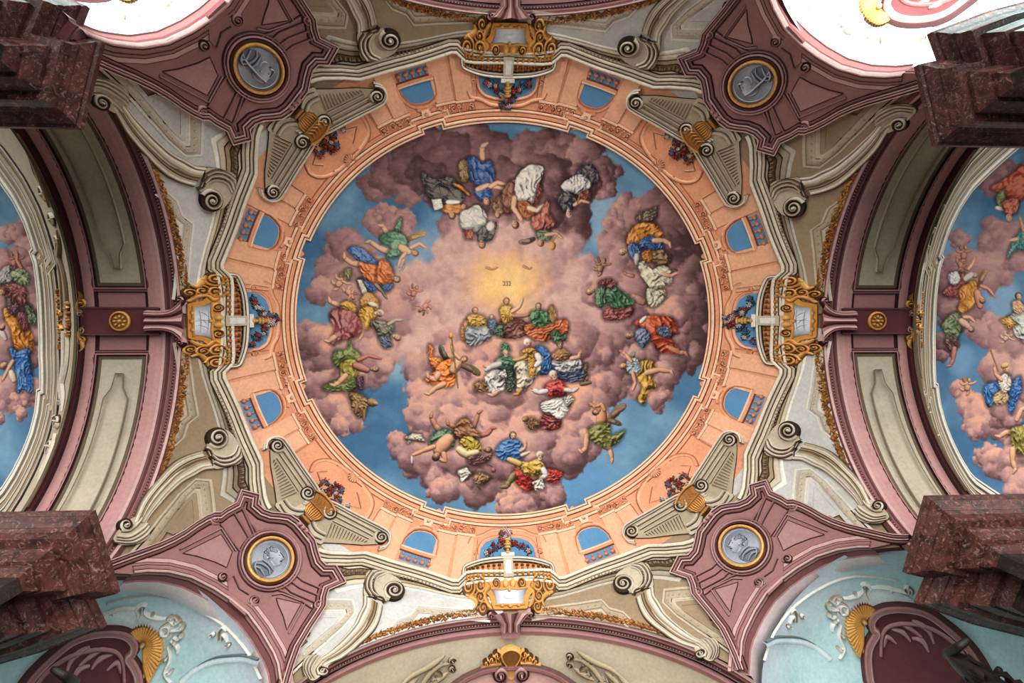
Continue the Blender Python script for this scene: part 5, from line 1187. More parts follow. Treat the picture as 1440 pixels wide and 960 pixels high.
cv.cloud('painted_cloud_bank', 'peach and mauve cloud throne in the middle of the painting', [(610, 530, 36, -.04), (640, 510, 36, .02), (600, 560, 30, .04), (630, 570, 40, .04, .5), (850, 520, 34, -.08), (830, 490, 36, -.02), (850, 545, 26, -.06), (800, 480, 36, .04), (680, 560, 44, .08, .5), (730, 580, 44, .06, .6), (660, 600, 36, -.06), (700, 610, 40, -.02), (640, 595, 30, -.04), (590, 585, 24, .02), (780, 560, 44, .0, .6), (820, 570, 40, .04, .8), (835, 600, 28, -.04, .6), (800, 610, 38, -.02, .5), (770, 625, 40, .0, .6), (740, 610, 34, .04, .6), (825, 630, 22, -.02, .5), (690, 495, 40, .12, .7), (660, 500, 26, .1, .6), (740, 500, 36, .06, .6), (700, 540, 36, .1, .6), (808, 565, 26, .16, .95)], tone=.06, warm=.5, sat=4, seed=9)
cv.cloud('painted_cloud_bank', 'rosy cloud shelf along the lower rim of the painting', [(562, 626, 18, -.02, .7), (585, 640, 28, -.08), (612, 652, 30, -.06), (640, 668, 32, .0, .4), (620, 690, 20, -.02, .7), (670, 690, 26, -.08, .5), (690, 668, 34, .04), (655, 640, 34, .02), (700, 640, 36, .04), (745, 640, 36, .0), (735, 700, 30, -.04, .7), (762, 696, 28, -.16, .5), (720, 712, 20, .0, .8), (740, 720, 20, -.1, .5), (780, 700, 18, -.16, .5), (800, 640, 26, -.06)], tone=-.02, warm=.45, seed=10)
cv.part('painted_glory', 'glowing golden glory at the heart of the painting')
w = cv.win(600, 300, 830, 500); d = np.hypot((cv.X[w]-712)/58, (cv.Y[w]-398)/46)+.5*(fbm(cv.X[w]/20, cv.Y[w]/20, 4)-.5)
a = sstep(1.35, .25, d); cv.lay(w, a*.96, np.stack([np.full(d.shape, 252.)-8*d, 214-34*d, 142-34*d], -1)); cv.rgb[w] += (14*(fbm(cv.X[w]/5, cv.Y[w]/5, 3)-.5))[..., None]
for x in (708.6, 712.6, 716.4):
    cv.limb([(x-1.2, 396), (x+1.1, 396)], .5, .5, (120, 84, 52)); cv.limb([(x+.9, 396), (x+.9, 401)], .5, .5, (120, 84, 52)); cv.limb([(x-1.2, 401), (x+.6, 401)], .5, .5, (120, 84, 52))
for a in ([(684, 376), (692, 379), (700, 376)], [(736, 374), (744, 378), (748, 376)]): cv.limb(a, 1.6, .8, (190, 120, 84))
F = lambda lb: cv.part('painted_figure', lb)
U = -PI/2; DN = PI/2
# --- upper group (seen upside down)
F('painted man in a black habit with an open book'); cv.cloth([(594, 243), (612, 252), (634, 249), (646, 262), (652, 281), (636, 288), (611, 281), (600, 270)], (44, 40, 42), nf=6); cv.cloth([(638, 258), (652, 268), (660, 274), (648, 262)], (206, 116, 44), nf=3); cv.cloth([(618, 291), (632, 288), (654, 291), (646, 298), (628, 298)], (206, 118, 48), nf=4); cv.limb([(630, 284), (645, 284)], 3, 2, (230, 226, 220)); cv.head(636, 302, 5, DN); cv.head(652, 291, 4, DN+.4, (150, 120, 90)); cv.cloth([(608, 281), (620, 280), (622, 292), (611, 295)], (236, 232, 222), nf=3, smooth=False)
F('painted woman in a deep blue gown'); cv.foot([(679, 222), (678, 212), (679, 205)], 4, 3, (196, 138, 110)); cv.cloth([(656, 225), (668, 221), (678, 230), (690, 227), (694, 252), (684, 266), (668, 257), (658, 246)], (38, 76, 142), nf=7); cv.cloth([(668, 264), (684, 262), (690, 276), (678, 280), (670, 274)], (36, 80, 150), nf=4); cv.arm([(672, 266), (686, 260), (704, 264)], 3.4, 2.2); cv.arm([(690, 262), (700, 256), (708, 258)], 3, 2); cv.head(685, 283, 5.4, DN, (92, 60, 44)); cv.cloth([(645, 232), (655, 226), (658, 250), (650, 254)], (128, 100, 56), nf=3)
F('painted figure in a grey white mantle holding a red book'); cv.cloth([(648, 301), (660, 294), (673, 289), (684, 306), (682, 318), (670, 325), (652, 322)], (206, 202, 192), nf=6); cv.cloth([(672, 326), (684, 316), (697, 313), (694, 332), (684, 340), (674, 340)], (56, 60, 62), nf=4); cv.ball(690, 318, 6, 7, .4, (212, 206, 198)); cv.head(678, 343, 5, DN, (110, 88, 70), beard=(120, 96, 76)); cv.cloth([(653, 324), (665, 323), (664, 336), (655, 335)], (146, 62, 44), nf=2, smooth=False)
F('painted brown robed figure in shade'); cv.cloth([(695, 282), (712, 272), (718, 288), (704, 300), (696, 296)], (124, 88, 54), nf=4); cv.head(700, 302, 4, DN, (90, 64, 48))
F('painted saint in a white tunic and rust cloak'); cv.cloth([(708, 268), (724, 252), (730, 282), (716, 300), (708, 290)], (112, 58, 46), nf=5); cv.cloth([(746, 270), (760, 258), (758, 280), (746, 292)], (138, 62, 46), nf=4); cv.cloth([(725, 256), (734, 240), (748, 232), (764, 238), (754, 262), (749, 284), (736, 290), (727, 278)], (222, 218, 208), nf=6); cv.cloth([(728, 286), (744, 284), (750, 302), (738, 306)], (176, 96, 54), nf=4); cv.arm([(724, 278), (722, 292), (728, 300), (734, 310)], 3.6, 2.4); cv.arm([(744, 292), (756, 296), (762, 290)], 3.2, 2.2, (222, 190, 166)); cv.head(725, 315, 5.2, DN)
F('painted monk in black and white with a red cross'); cv.cloth([(812, 244), (822, 234), (834, 232), (842, 250), (830, 258)], (62, 56, 70), nf=4); cv.cloth([(790, 262), (804, 250), (818, 246), (830, 258), (822, 270), (802, 272)], (224, 218, 212), nf=5); cv.cloth([(786, 276), (798, 270), (808, 274), (810, 290), (796, 297), (788, 290)], (48, 48, 60), nf=4); cv.cloth([(814, 274), (828, 268), (828, 280)], (120, 52, 44), nf=3); cv.arm([(808, 288), (818, 282), (826, 284)], 2.4, 1.6); cv.limb([(812, 286), (816, 272)], 1, .8, (168, 96, 58)); cv.head(801, 300, 5, DN, (196, 180, 160), beard=(180, 160, 140))
F('painted angel in red with a golden censer'); cv.wing(750, 336, 2.8, 18, 6, (130, 110, 92)); cv.cloth([(748, 308), (760, 300), (770, 282), (772, 300), (780, 314), (764, 326), (752, 322)], (172, 84, 74), nf=6); cv.cloth([(756, 326), (772, 324), (774, 336), (758, 336)], (70, 100, 72), nf=3); cv.arm([(768, 330), (782, 328), (790, 334)], 2.4, 1.6); cv.ball(777, 346, 4.6, 6, .3, (206, 136, 46)); cv.limb([(777, 340), (784, 330)], .8, .6, (190, 130, 50)); cv.head(761, 341, 4.6, DN+.3, (150, 90, 50))
# --- green angel, upper left
F('painted angel in green with bent legs and ochre wing'); cv.wing(573, 338, -.5, 24, 6, (190, 150, 86)); cv.wing(567, 358, 1.6, 20, 6, (196, 186, 172)); cv.cloth([(556, 322), (561, 310), (564, 308), (563, 320), (558, 332)], (74, 124, 92), nf=3); cv.foot([(550, 344), (544, 328), (538, 317)], 4.2, 2.4, turn=-1); cv.foot([(546, 354), (532, 348), (520, 339)], 4.2, 2.2, turn=-.9); cv.cloth([(536, 332), (556, 326), (570, 334), (571, 350), (562, 360), (545, 360), (552, 346), (540, 342)], (82, 138, 104), nf=6); cv.limb([(564, 348), (574, 354)], 5, 4.4); cv.arm([(578, 348), (590, 342), (598, 348)], 2.8, 1.8); cv.arm([(570, 356), (563, 364), (560, 374)], 2.6, 1.6); cv.head(583, 355, 4.8, .4, (120, 82, 52))
# --- left group
F('painted bearded man in blue and orange drapery'); cv.cloth([(490, 350), (500, 347), (512, 352), (533, 372), (530, 386), (514, 378), (502, 364)], (52, 98, 164), nf=6); cv.foot([(508, 372), (494, 370), (484, 362)], 4, 2.4); cv.cloth([(506, 370), (520, 372), (536, 376), (531, 392), (536, 398), (518, 398), (510, 386)], (222, 112, 50), nf=6); cv.cloth([(534, 368), (546, 370), (552, 384), (550, 396), (540, 402), (531, 392)], (208, 104, 50), nf=5); cv.cloth([(506, 392), (520, 398), (534, 404), (518, 410), (510, 408)], (46, 84, 148), nf=4); cv.arm([(528, 400), (538, 410), (543, 418)], 2.6, 1.6, (116, 106, 80)); cv.cloth([(538, 402), (552, 400), (544, 410)], (54, 92, 152), nf=3); cv.head(557, 392, 5.2, .3, (92, 70, 56), beard=(110, 92, 78))
F('painted open book with white pages'); cv.cloth([(503, 394), (508, 394), (516, 412), (511, 414)], (226, 214, 188), nf=2, smooth=False)
cv.cherub(478, 396, 1.05, .8, 'painted cherub tumbling over the left clouds'); cv.cherub(492, 412, .9, 2.4, 'painted cherub with raised legs beneath the blue and orange man'); cv.cloth([(484, 382), (492, 378), (490, 392)], (118, 136, 74), nf=2)
F('painted woman with yellow sleeves'); cv.foot([(486, 432), (474, 428), (464, 424)], 3.8, 2.4); cv.cloth([(478, 430), (490, 424), (500, 432), (496, 446), (484, 446)], (212, 152, 52), nf=5); cv.limb([(474, 440), (478, 452)], 4, 3, (222, 208, 196))
F('painted turbaned old man in ochre'); cv.cloth([(508, 420), (520, 412), (532, 424), (528, 438), (512, 436)], (186, 118, 48), nf=5); cv.cloth([(506, 436), (522, 432), (528, 448), (516, 462), (506, 456)], (214, 156, 56), nf=5); cv.ball(524, 428, 7, 3.5, .3, (216, 206, 192)); cv.head(533, 440, 5.4, .2, (196, 184, 170), SKIND, beard=(200, 190, 178)); cv.arm([(510, 456), (510, 468), (506, 476)], 2.8, 1.8)
F('painted woman in a wide mauve red gown'); cv.cloth([(468, 438), (484, 436), (500, 442), (509, 462), (496, 474), (478, 478), (464, 482), (472, 464), (466, 450)], (148, 70, 74), nf=8); cv.foot([(470, 474), (462, 480)], 3.6, 2.2)
F('painted figure in grey green with outstretched arms'); cv.cloth([(522, 452), (536, 452), (552, 458), (548, 472), (534, 474), (528, 464)], (104, 106, 88), nf=5); cv.arm([(546, 456), (556, 450), (566, 450)], 2.6, 1.6, (168, 150, 132)); cv.head(558, 474, 5, .6, (140, 120, 100), beard=(170, 156, 140)); cv.cloth([(534, 476), (546, 474), (550, 486), (540, 488)], (96, 116, 140), nf=3)
F('painted reclining man in olive and yellow drapery'); cv.cloth([(468, 504), (474, 494), (488, 492), (492, 480), (496, 490), (507, 500), (500, 512), (484, 514), (474, 516)], (92, 110, 46), nf=6); cv.cloth([(480, 510), (498, 506), (502, 524), (494, 534), (478, 540), (480, 524)], (160, 146, 58), nf=6); cv.cloth([(454, 546), (468, 536), (484, 540), (498, 532), (500, 546), (476, 550)], (84, 100, 44), nf=5); cv.foot([(486, 528), (476, 538), (470, 542)], 3.6, 2.2); cv.limb([(500, 514), (516, 520)], 5, 4, (160, 92, 80)); cv.arm([(504, 506), (518, 500), (534, 504)], 2.8, 1.7, (176, 92, 80)); cv.head(527, 518, 5, .1, (110, 84, 66), SKIND, beard=(120, 100, 84)); cv.cloth([(502, 536), (510, 530), (508, 548)], (74, 46, 62), nf=2)
cv.part('painted_lion', 'painted tawny lion beside the left cloud'); cv.cloth([(492, 554), (504, 554), (516, 562), (514, 578), (508, 586), (498, 580)], (138, 98, 56), nf=5); cv.ball(523, 566, 7.5, 6, .2, (126, 88, 50)); cv.ball(528, 567, 4, 3, .2, (160, 118, 72)); cv.limb([(502, 570), (500, 580)], 2.6, 1.8, (130, 92, 54)); cv.limb([(512, 578), (512, 590)], 2.4, 1.6, (124, 86, 50))
cv.cherub(582, 410, .85, .5, 'painted rosy cherub flying left of the glory', (186, 116, 96)); cv.cherub(597, 432, .85, -2.3, 'painted rosy cherub diving below its companion', (190, 122, 102))
# --- angel with staff
F('painted angel in bright orange with a tall staff'); cv.wing(630, 506, -2.2, 20, 6, (92, 90, 66)); cv.wing(650, 514, .35, 24, 7, (110, 88, 62)); cv.cloth([(603, 486), (608, 490), (609, 502), (622, 506), (618, 522), (606, 512)], (232, 120, 44), nf=4); cv.cloth([(618, 512), (634, 506), (639, 522), (637, 540), (622, 543), (598, 534), (610, 524)], (236, 118, 36), nf=7); cv.foot([(616, 526), (612, 534), (602, 530)], 4.4, 2.4); cv.foot([(624, 540), (612, 546), (603, 554)], 4, 2.2); cv.limb([(638, 520), (645, 508)], 6, 5); cv.arm([(646, 504), (638, 496), (635, 484)], 2.8, 1.8); cv.arm([(644, 512), (640, 520)], 2.6, 1.8); cv.head(652, 505, 4.8, -.6, (92, 62, 42)); cv.limb([(635, 474), (644, 545)], .9, .8, (132, 100, 58)); cv.ball(634, 472, 3.2, 4, 0, (214, 150, 60))
# --- lower group
F('painted man seen from behind in a green loincloth with a knife'); cv.foot([(622, 610), (612, 598), (606, 586)], 4.4, 2.4, SKIND, turn=.8); cv.cloth([(604, 624), (608, 616), (620, 604), (636, 608), (638, 626), (630, 630), (616, 618)], (62, 112, 74), nf=5); cv.limb([(630, 618), (618, 632)], 8, 8.5, (206, 142, 104)); cv.arm([(610, 628), (594, 634), (580, 640)], 3.4, 2, (206, 142, 104)); cv.arm([(624, 638), (626, 648), (618, 646)], 3.4, 2.2, (206, 142, 104)); cv.head(614, 642, 5.4, 2.4, (50, 38, 34), SKIND); cv.limb([(579, 642), (579, 651)], 1.2, .8, (226, 226, 226))
F('painted man in yellow and brown with legs thrown upward'); cv.foot([(662, 606), (668, 596), (673, 580)], 3.8, 2.2, SKIND, turn=.7); cv.foot([(650, 600), (640, 600), (630, 596)], 3.8, 2.4, SKIND); cv.foot([(676, 612), (686, 610), (692, 602)], 3.4, 2, (170, 90, 70)); cv.cloth([(640, 612), (644, 594), (654, 588), (668, 604), (674, 614), (656, 620)], (134, 76, 46), nf=6); cv.cloth([(648, 618), (660, 614), (672, 622), (676, 634), (658, 640), (650, 632)], (190, 158, 52), nf=5); cv.limb([(646, 632), (656, 640), (670, 636)], 5, 4, (218, 196, 146)); cv.cloth([(658, 644), (676, 640), (692, 636), (684, 650), (664, 654)], (88, 44, 50), nf=5); cv.head(686, 632, 4.8, .2, (90, 60, 40), SKIND, beard=(80, 56, 42))
F('painted open book lying on the cloud'); cv.cloth([(570, 616), (580, 610), (592, 612), (597, 620), (584, 618), (574, 622)], (206, 196, 176), nf=3, smooth=False); cv.limb([(570, 617), (582, 619), (597, 621)], 1, 1, (60, 44, 36))
F('painted sheet of paper on the cloud'); cv.cloth([(644, 662), (656, 658), (662, 666), (650, 676)], (222, 220, 204), nf=3, smooth=False); cv.limb([(648, 666), (656, 664)], .5, .5, (80, 76, 70)); cv.limb([(650, 670), (657, 667)], .5, .5, (80, 76, 70))
F('painted brown box and ball on the cloud'); cv.cloth([(666, 668), (678, 664), (690, 672), (680, 682), (668, 678)], (128, 92, 50), nf=3, smooth=False); cv.ball(694, 661, 3.4, 3.6, 0, (118, 70, 44)); cv.limb([(680, 650), (692, 656)], .6, .6, (80, 56, 40)); cv.limb([(672, 684), (676, 688)], 1.2, .8, (60, 44, 34))
F('painted man in a bright blue coat seen from behind'); cv.cloth([(697, 636), (702, 626), (714, 618), (726, 618), (735, 628), (736, 640), (724, 648), (706, 646)], (46, 108, 178), nf=7); cv.arm([(732, 634), (738, 630), (740, 622)], 2.4, 1.6); cv.arm([(734, 640), (744, 636)], 2.6, 1.8, (214, 190, 160)); cv.head(721, 613, 5.4, U, (54, 46, 44))
F('painted man in red and gold with a white book'); cv.cloth([(722, 664), (732, 654), (744, 660), (756, 668), (752, 686), (740, 690), (726, 678)], (192, 46, 32), nf=6); cv.cloth([(756, 664), (768, 660), (790, 664), (782, 678), (764, 674)], (186, 44, 34), nf=4); cv.cloth([(726, 652), (744, 650), (756, 646), (766, 658), (760, 670), (744, 668)], (206, 160, 60), nf=5); cv.limb([(716, 646), (730, 652)], 3.4, 4.2, (202, 160, 86)); cv.limb([(764, 660), (768, 668), (760, 674)], 3.6, 2.6, (220, 216, 210)); cv.head(759, 641, 5.4, U+.2, (206, 196, 180), SKIND, beard=(214, 206, 194)); cv.cloth([(750, 678), (762, 674), (765, 686), (753, 690)], (236, 230, 214), nf=2, smooth=False); cv.foot([(722, 668), (716, 678), (712, 684)], 4, 3, (110, 96, 56))
# --- centre group of bishops
F('painted bishop with green mitre and white robe'); cv.cloth([(698, 508), (708, 500), (720, 504), (726, 516), (714, 524), (702, 520)], (60, 112, 82), nf=5); cv.cloth([(682, 532), (692, 522), (706, 522), (714, 534), (708, 546), (694, 554), (686, 546)], (224, 220, 212), nf=6); cv.limb([(702, 512), (690, 516), (684, 520)], 4, 3, (196, 196, 190)); cv.hand(682, 516, 3.6, 2.2); cv.cloth([(712, 522), (722, 520), (724, 544), (714, 550)], (50, 66, 50), nf=3); cv.foot([(698, 552), (692, 556)], 3, 2.4); cv.cloth([(705, 492), (708, 483), (713, 484), (717, 492), (711, 496)], (66, 128, 90), nf=2); cv.head(711, 497, 4.4, U, (150, 130, 110), beard=(190, 180, 166)); cv.cloth([(700, 524), (710, 520), (712, 530), (704, 532)], (226, 222, 210), nf=2, smooth=False)
F('painted pope in blue cope and white alb'); cv.cloth([(752, 488), (764, 488), (772, 498), (775, 520), (764, 527), (754, 520), (758, 504)], (50, 106, 176), nf=5); cv.cloth([(724, 514), (736, 506), (750, 504), (760, 516), (750, 534), (742, 544), (728, 552), (728, 532)], (232, 220, 192), nf=7); cv.cloth([(734, 494), (748, 490), (758, 500), (754, 510), (740, 508)], (212, 150, 66), nf=4); cv.cloth([(744, 502), (752, 502), (752, 526), (745, 528)], (206, 146, 52), nf=2); cv.limb([(756, 500), (760, 508), (754, 514)], 4, 3, (232, 228, 220)); cv.limb([(738, 502), (728, 506), (722, 506)], 2.6, 1.8, (196, 150, 90)); cv.foot([(732, 548), (728, 554)], 3, 2.2, (190, 130, 60)); cv.head(742, 483, 5.8, U, (232, 224, 214))
F('painted bishop in dark blue with green mitre'); cv.cloth([(816, 514), (824, 512), (826, 534), (818, 538)], (150, 110, 56), nf=2, smooth=False); cv.cloth([(780, 520), (800, 514), (820, 518), (818, 534), (796, 536), (784, 530)], (56, 68, 104), nf=6); cv.cloth([(776, 508), (790, 502), (810, 502), (818, 514), (802, 522), (784, 520)], (206, 206, 208), nf=6); cv.cloth([(778, 498), (790, 490), (802, 498), (796, 506), (782, 506)], (160, 106, 66), nf=4); cv.arm([(804, 504), (814, 502), (816, 496)], 3, 2); cv.limb([(818, 540), (830, 538)], 2.6, 2, (96, 74, 58)); cv.cloth([(779, 472), (786, 464), (796, 470), (794, 479), (783, 480)], (56, 112, 76), nf=2); cv.head(787, 484, 5.2, U, (90, 72, 58), SKIND, beard=(120, 104, 90))
F('painted cardinal in red cape and white rochet'); cv.cloth([(764, 584), (774, 578), (786, 586), (788, 600), (776, 604), (760, 600)], (130, 40, 40), nf=6); cv.cloth([(762, 568), (776, 562), (796, 558), (802, 570), (788, 588), (776, 582), (764, 578)], (226, 222, 218), nf=7); cv.cloth([(766, 544), (776, 536), (790, 536), (798, 552), (786, 558), (770, 556)], (180, 40, 44), nf=5); cv.limb([(768, 550), (758, 552), (750, 548)], 3.6, 2.6, (222, 214, 208)); cv.hand(748, 546, 3.4, 2.2); cv.limb([(796, 548), (806, 550), (812, 546)], 3, 2, (214, 200, 190)); cv.cloth([(794, 560), (802, 556), (806, 562), (798, 568)], (228, 222, 210), nf=2, smooth=False); cv.head(778, 528, 5.8, U-.2, (206, 196, 186), beard=(196, 176, 160))
cv.part('painted_lion', 'painted small brown lion beside the cardinal'); cv.cloth([(740, 590), (750, 588), (758, 596), (754, 604), (744, 602)], (124, 86, 52), nf=4); cv.ball(739, 589, 5, 4.6, 0, (112, 76, 46)); cv.ball(737, 590, 2.6, 2.4, 0, (160, 118, 76))
F('painted golden basket on the throne cloud'); cv.cloth([(668, 540), (676, 536), (684, 542), (682, 550), (670, 550)], (140, 98, 52), nf=3)
# --- central trio beneath the glory
F('painted woman in yellow with raised hand below the glory'); cv.cloth([(700, 456), (716, 448), (734, 450), (746, 464), (730, 474), (706, 474)], (112, 62, 54), nf=7); cv.cloth([(704, 436), (712, 430), (720, 434), (722, 448), (708, 452)], (214, 160, 62), nf=4); cv.arm([(720, 438), (730, 432), (735, 420)], 2.6, 1.7, (222, 176, 134)); cv.limb([(722, 444), (738, 444), (748, 440)], 2.6, 2, (170, 110, 90)); cv.head(712, 424, 4.8, U, (110, 76, 48))
F('painted man in green and orange robes'); cv.cloth([(738, 460), (752, 454), (776, 452), (796, 450), (798, 466), (780, 472), (766, 480), (744, 472)], (208, 100, 50), nf=8); cv.cloth([(746, 442), (756, 436), (770, 440), (772, 454), (752, 458)], (68, 118, 76), nf=5); cv.cloth([(774, 470), (784, 466), (790, 474), (782, 480)], (64, 108, 72), nf=2); cv.head(757, 431, 4.6, U, (96, 78, 64), beard=(110, 90, 74)); cv.cloth([(773, 434), (778, 432), (782, 446), (776, 452)], (168, 128, 66), nf=4)
F('painted woman in grey blue and ochre'); cv.cloth([(648, 466), (656, 450), (664, 456), (660, 472), (652, 478)], (206, 132, 56), nf=4); cv.cloth([(656, 462), (672, 454), (686, 462), (690, 474), (672, 484), (658, 484)], (158, 168, 178), nf=7); cv.cloth([(658, 446), (668, 442), (680, 446), (682, 456), (664, 458)], (206, 156, 66), nf=3); cv.head(668, 437, 4.6, U, (120, 84, 52))
F('painted small figure in blue grey beside the ochre woman'); cv.cloth([(688, 452), (694, 448), (698, 462), (692, 468)], (100, 132, 156), nf=3); cv.head(691, 446, 3.4, U, (86, 96, 110)); cv.cloth([(696, 462), (706, 458), (706, 470), (698, 472)], (66, 100, 70), nf=2)
# --- right side
F('painted evangelist in orange and blue with a book'); cv.cloth([(900, 300), (912, 296), (924, 292), (922, 306), (908, 312), (896, 308)], (92, 76, 62), nf=5); cv.cloth([(882, 338), (890, 320), (902, 314), (922, 316), (932, 332), (912, 334), (902, 342), (888, 344)], (214, 128, 44), nf=7); cv.cloth([(900, 340), (914, 332), (930, 338), (932, 350), (914, 354), (902, 350)], (56, 96, 158), nf=5); cv.foot([(920, 338), (934, 338), (942, 342)], 3.4, 2.2); cv.cloth([(904, 354), (920, 352), (932, 358), (918, 366), (906, 366)], (200, 112, 42), nf=4); cv.cloth([(884, 346), (894, 342), (900, 352), (898, 366), (888, 362)], (66, 104, 160), nf=5); cv.limb([(896, 360), (896, 370)], 4, 3, (190, 178, 172)); cv.head(876, 354, 5.6, PI, (130, 116, 104), beard=(150, 136, 122)); cv.cloth([(918, 356), (934, 352), (944, 366), (934, 374), (920, 370)], (112, 82, 50), nf=4)
F('painted man in a cream white toga'); cv.cloth([(898, 372), (906, 368), (916, 380), (930, 374), (942, 380), (944, 396), (930, 404), (920, 410), (910, 398), (902, 386)], (214, 208, 178), nf=8); cv.cloth([(912, 406), (926, 408), (936, 410), (930, 424), (916, 430), (910, 418)], (204, 200, 170), nf=5); cv.arm([(934, 386), (944, 388), (952, 384)], 2.8, 1.8); cv.arm([(890, 388), (882, 386), (876, 382)], 2.6, 1.6, SKIND); cv.head(886, 418, 5, PI, (100, 74, 58), SKIND, beard=(150, 130, 116)); cv.limb([(892, 418), (904, 424)], 5, 5, (172, 120, 100))
F('painted bearded man in green and dark red'); cv.cloth([(850, 436), (866, 430), (890, 432), (886, 444), (866, 450), (850, 448)], (136, 58, 56), nf=6); cv.cloth([(838, 412), (846, 402), (854, 408), (852, 424), (844, 432), (838, 424)], (62, 110, 74), nf=4); cv.cloth([(852, 410), (864, 402), (876, 412), (892, 424), (876, 432), (858, 428)], (58, 106, 72), nf=6); cv.cloth([(842, 398), (856, 392), (866, 398), (856, 404)], (130, 54, 60), nf=3); cv.head(830, 410, 5.2, PI, (110, 84, 64), beard=(150, 130, 110))
cv.cherub(845, 374, 1.0, .4, 'painted brown winged cherub at the edge of the right clouds', (150, 102, 74), (110, 86, 70))
F('painted reclining man in scarlet and blue'); cv.cloth([(892, 454), (906, 446), (922, 444), (946, 448), (952, 466), (944, 476), (958, 496), (940, 496), (926, 492), (914, 476), (904, 462)], (190, 64, 34), nf=8); cv.cloth([(926, 462), (938, 460), (942, 472), (930, 472)], (76, 96, 130), nf=3); cv.cloth([(894, 466), (906, 462), (914, 474), (906, 488), (898, 482)], (92, 112, 150), nf=5); cv.limb([(902, 452), (908, 446)], 3, 2, (220, 214, 206)); cv.foot([(944, 490), (956, 496), (964, 496)], 3.6, 2.4, SKIND); cv.head(885, 472, 5.2, PI+.2, (100, 80, 70), SKIND, beard=(130, 112, 100))
F('painted flying angel in yellow with a pale blue bodice'); cv.wing(884, 514, -1.3, 18, 6, (150, 130, 120)); cv.cloth([(894, 514), (906, 508), (916, 508), (922, 520), (916, 534), (924, 544), (912, 550), (905, 568), (898, 560), (904, 544), (896, 530)], (212, 160, 56), nf=7); cv.foot([(910, 524), (928, 520), (944, 522)], 4, 2.2); cv.cloth([(880, 512), (888, 504), (898, 508), (898, 522), (886, 524)], (160, 184, 192), nf=4); cv.arm([(888, 508), (880, 498), (874, 494)], 2.6, 1.6); cv.arm([(890, 524), (894, 538), (890, 548)], 2.6, 1.7); cv.head(877, 515, 4.6, PI, (140, 98, 60))
F('painted angel with olive drapery flying at the lower right'); cv.wing(858, 590, -.9, 26, 8, (128, 92, 70)); cv.wing(858, 592, .2, 14, 6, (120, 100, 66)); cv.foot([(838, 608), (826, 612), (824, 630), (818, 636)], 4.4, 2.2, turn=1.6); cv.foot([(846, 622), (858, 632), (861, 646)], 4.2, 2, turn=.3); cv.limb([(846, 580), (846, 598)], 6.6, 6.2, (198, 134, 94)); cv.arm([(842, 576), (834, 570), (828, 568)], 3, 1.8, (198, 134, 94)); cv.arm([(850, 576), (846, 568), (838, 572)], 2.8, 1.8, (198, 134, 94)); cv.cloth([(828, 604), (838, 598), (856, 596), (858, 612), (868, 610), (878, 606), (872, 618), (856, 628), (836, 622)], (112, 116, 48), nf=7); cv.head(838, 580, 4.6, 3.6, (70, 48, 36), (190, 126, 90))
root = empty('ceiling_fresco', (0, 0, C0+8.75+ZB)); tag(root, 'large oval ceiling painting of saints and angels on clouds inside the salmon ring', 'fresco')
Pv = VAULT.hit(cv.X, cv.Y); xx, yy = Pv[..., 0]/SX, Pv[..., 1]/SY; rr = np.hypot(xx, yy); th = np.degrees(np.arctan2(np.minimum(abs(xx), abs(yy)), np.maximum(abs(xx), abs(yy))))
keep = rr < np.where(th < 17.6, 5.45, np.where(th < 22.7, 5.58, 5.48))
cv.mesh(root, VAULT, keep)

# ================================================================ the two neighbouring paintings, only partly in view
cl = Canvas(-14, 236, 66, 706, .8, (-150, 430)); cl.sky(3)
cl.cloud('painted_cloud_bank', 'mauve clouds of the left neighbouring painting', [(10, 330, 14), (25, 326, 14, .0, .6), (38, 350, 18), (30, 372, 24, -.04), (8, 380, 26), (44, 400, 20, -.06), (48, 430, 20, -.1), (0, 430, 40, .04), (46, 470, 20, -.06, .4), (50, 500, 16, -.06), (10, 480, 34, .04), (44, 550, 20, -.02, .5), (4, 550, 26, .06), (30, 562, 12, .02, .7), (30, 580, 10, .04, .7), (-2, 590, 10)], seed=21)
F = lambda lb: cl.part('painted_figure', lb)
cl.cherub(20, 366, 1.0, .3, 'painted cherub with raised arms, left neighbouring painting', (176, 104, 88))
F('painted figure in pale green and dark red'); cl.cloth([(2, 380), (14, 374), (18, 392), (6, 400), (-6, 396)], (176, 172, 168), nf=5); cl.cloth([(16, 384), (30, 378), (40, 388), (38, 400), (24, 398)], (154, 170, 128), nf=5); cl.cloth([(4, 402), (24, 400), (36, 408), (38, 426), (24, 430), (6, 414)], (142, 74, 66), nf=6); cl.arm([(30, 376), (24, 366), (24, 354)], 2.6, 1.6, SKIND); cl.head(4, 410, 5, .4)
F('painted figure in flowing orange'); cl.cloth([(6, 434), (18, 436), (30, 448), (44, 468), (47, 492), (34, 496), (20, 486), (16, 464), (8, 448)], (214, 126, 34), nf=7); cl.cloth([(10, 420), (22, 424), (26, 440), (14, 440)], (84, 52, 62), nf=3); cl.cloth([(26, 440), (38, 444), (40, 462), (30, 460)], (128, 60, 64), nf=4); cl.cloth([(36, 428), (48, 438), (50, 456), (40, 452)], (74, 96, 64), nf=3); cl.limb([(2, 466), (8, 476)], 4, 3, (214, 196, 184)); cl.head(4, 460, 4.4, 2.6)
F('painted figure in a long blue cloak'); cl.cloth([(14, 490), (26, 494), (40, 490), (44, 510), (46, 552), (34, 546), (26, 552), (24, 528), (18, 506)], (42, 104, 176), nf=7); cl.arm([(18, 508), (10, 522), (4, 534)], 2.8, 1.8); cl.limb([(16, 524), (20, 534)], 4, 4, (220, 196, 170)); cl.head(6, 514, 5, 2.8, (150, 100, 60))
root = empty('ceiling_fresco', (-11.5, 0, 17+ZB)); tag(root, 'partly visible cloud painting of the neighbouring bay at the left edge', 'fresco')
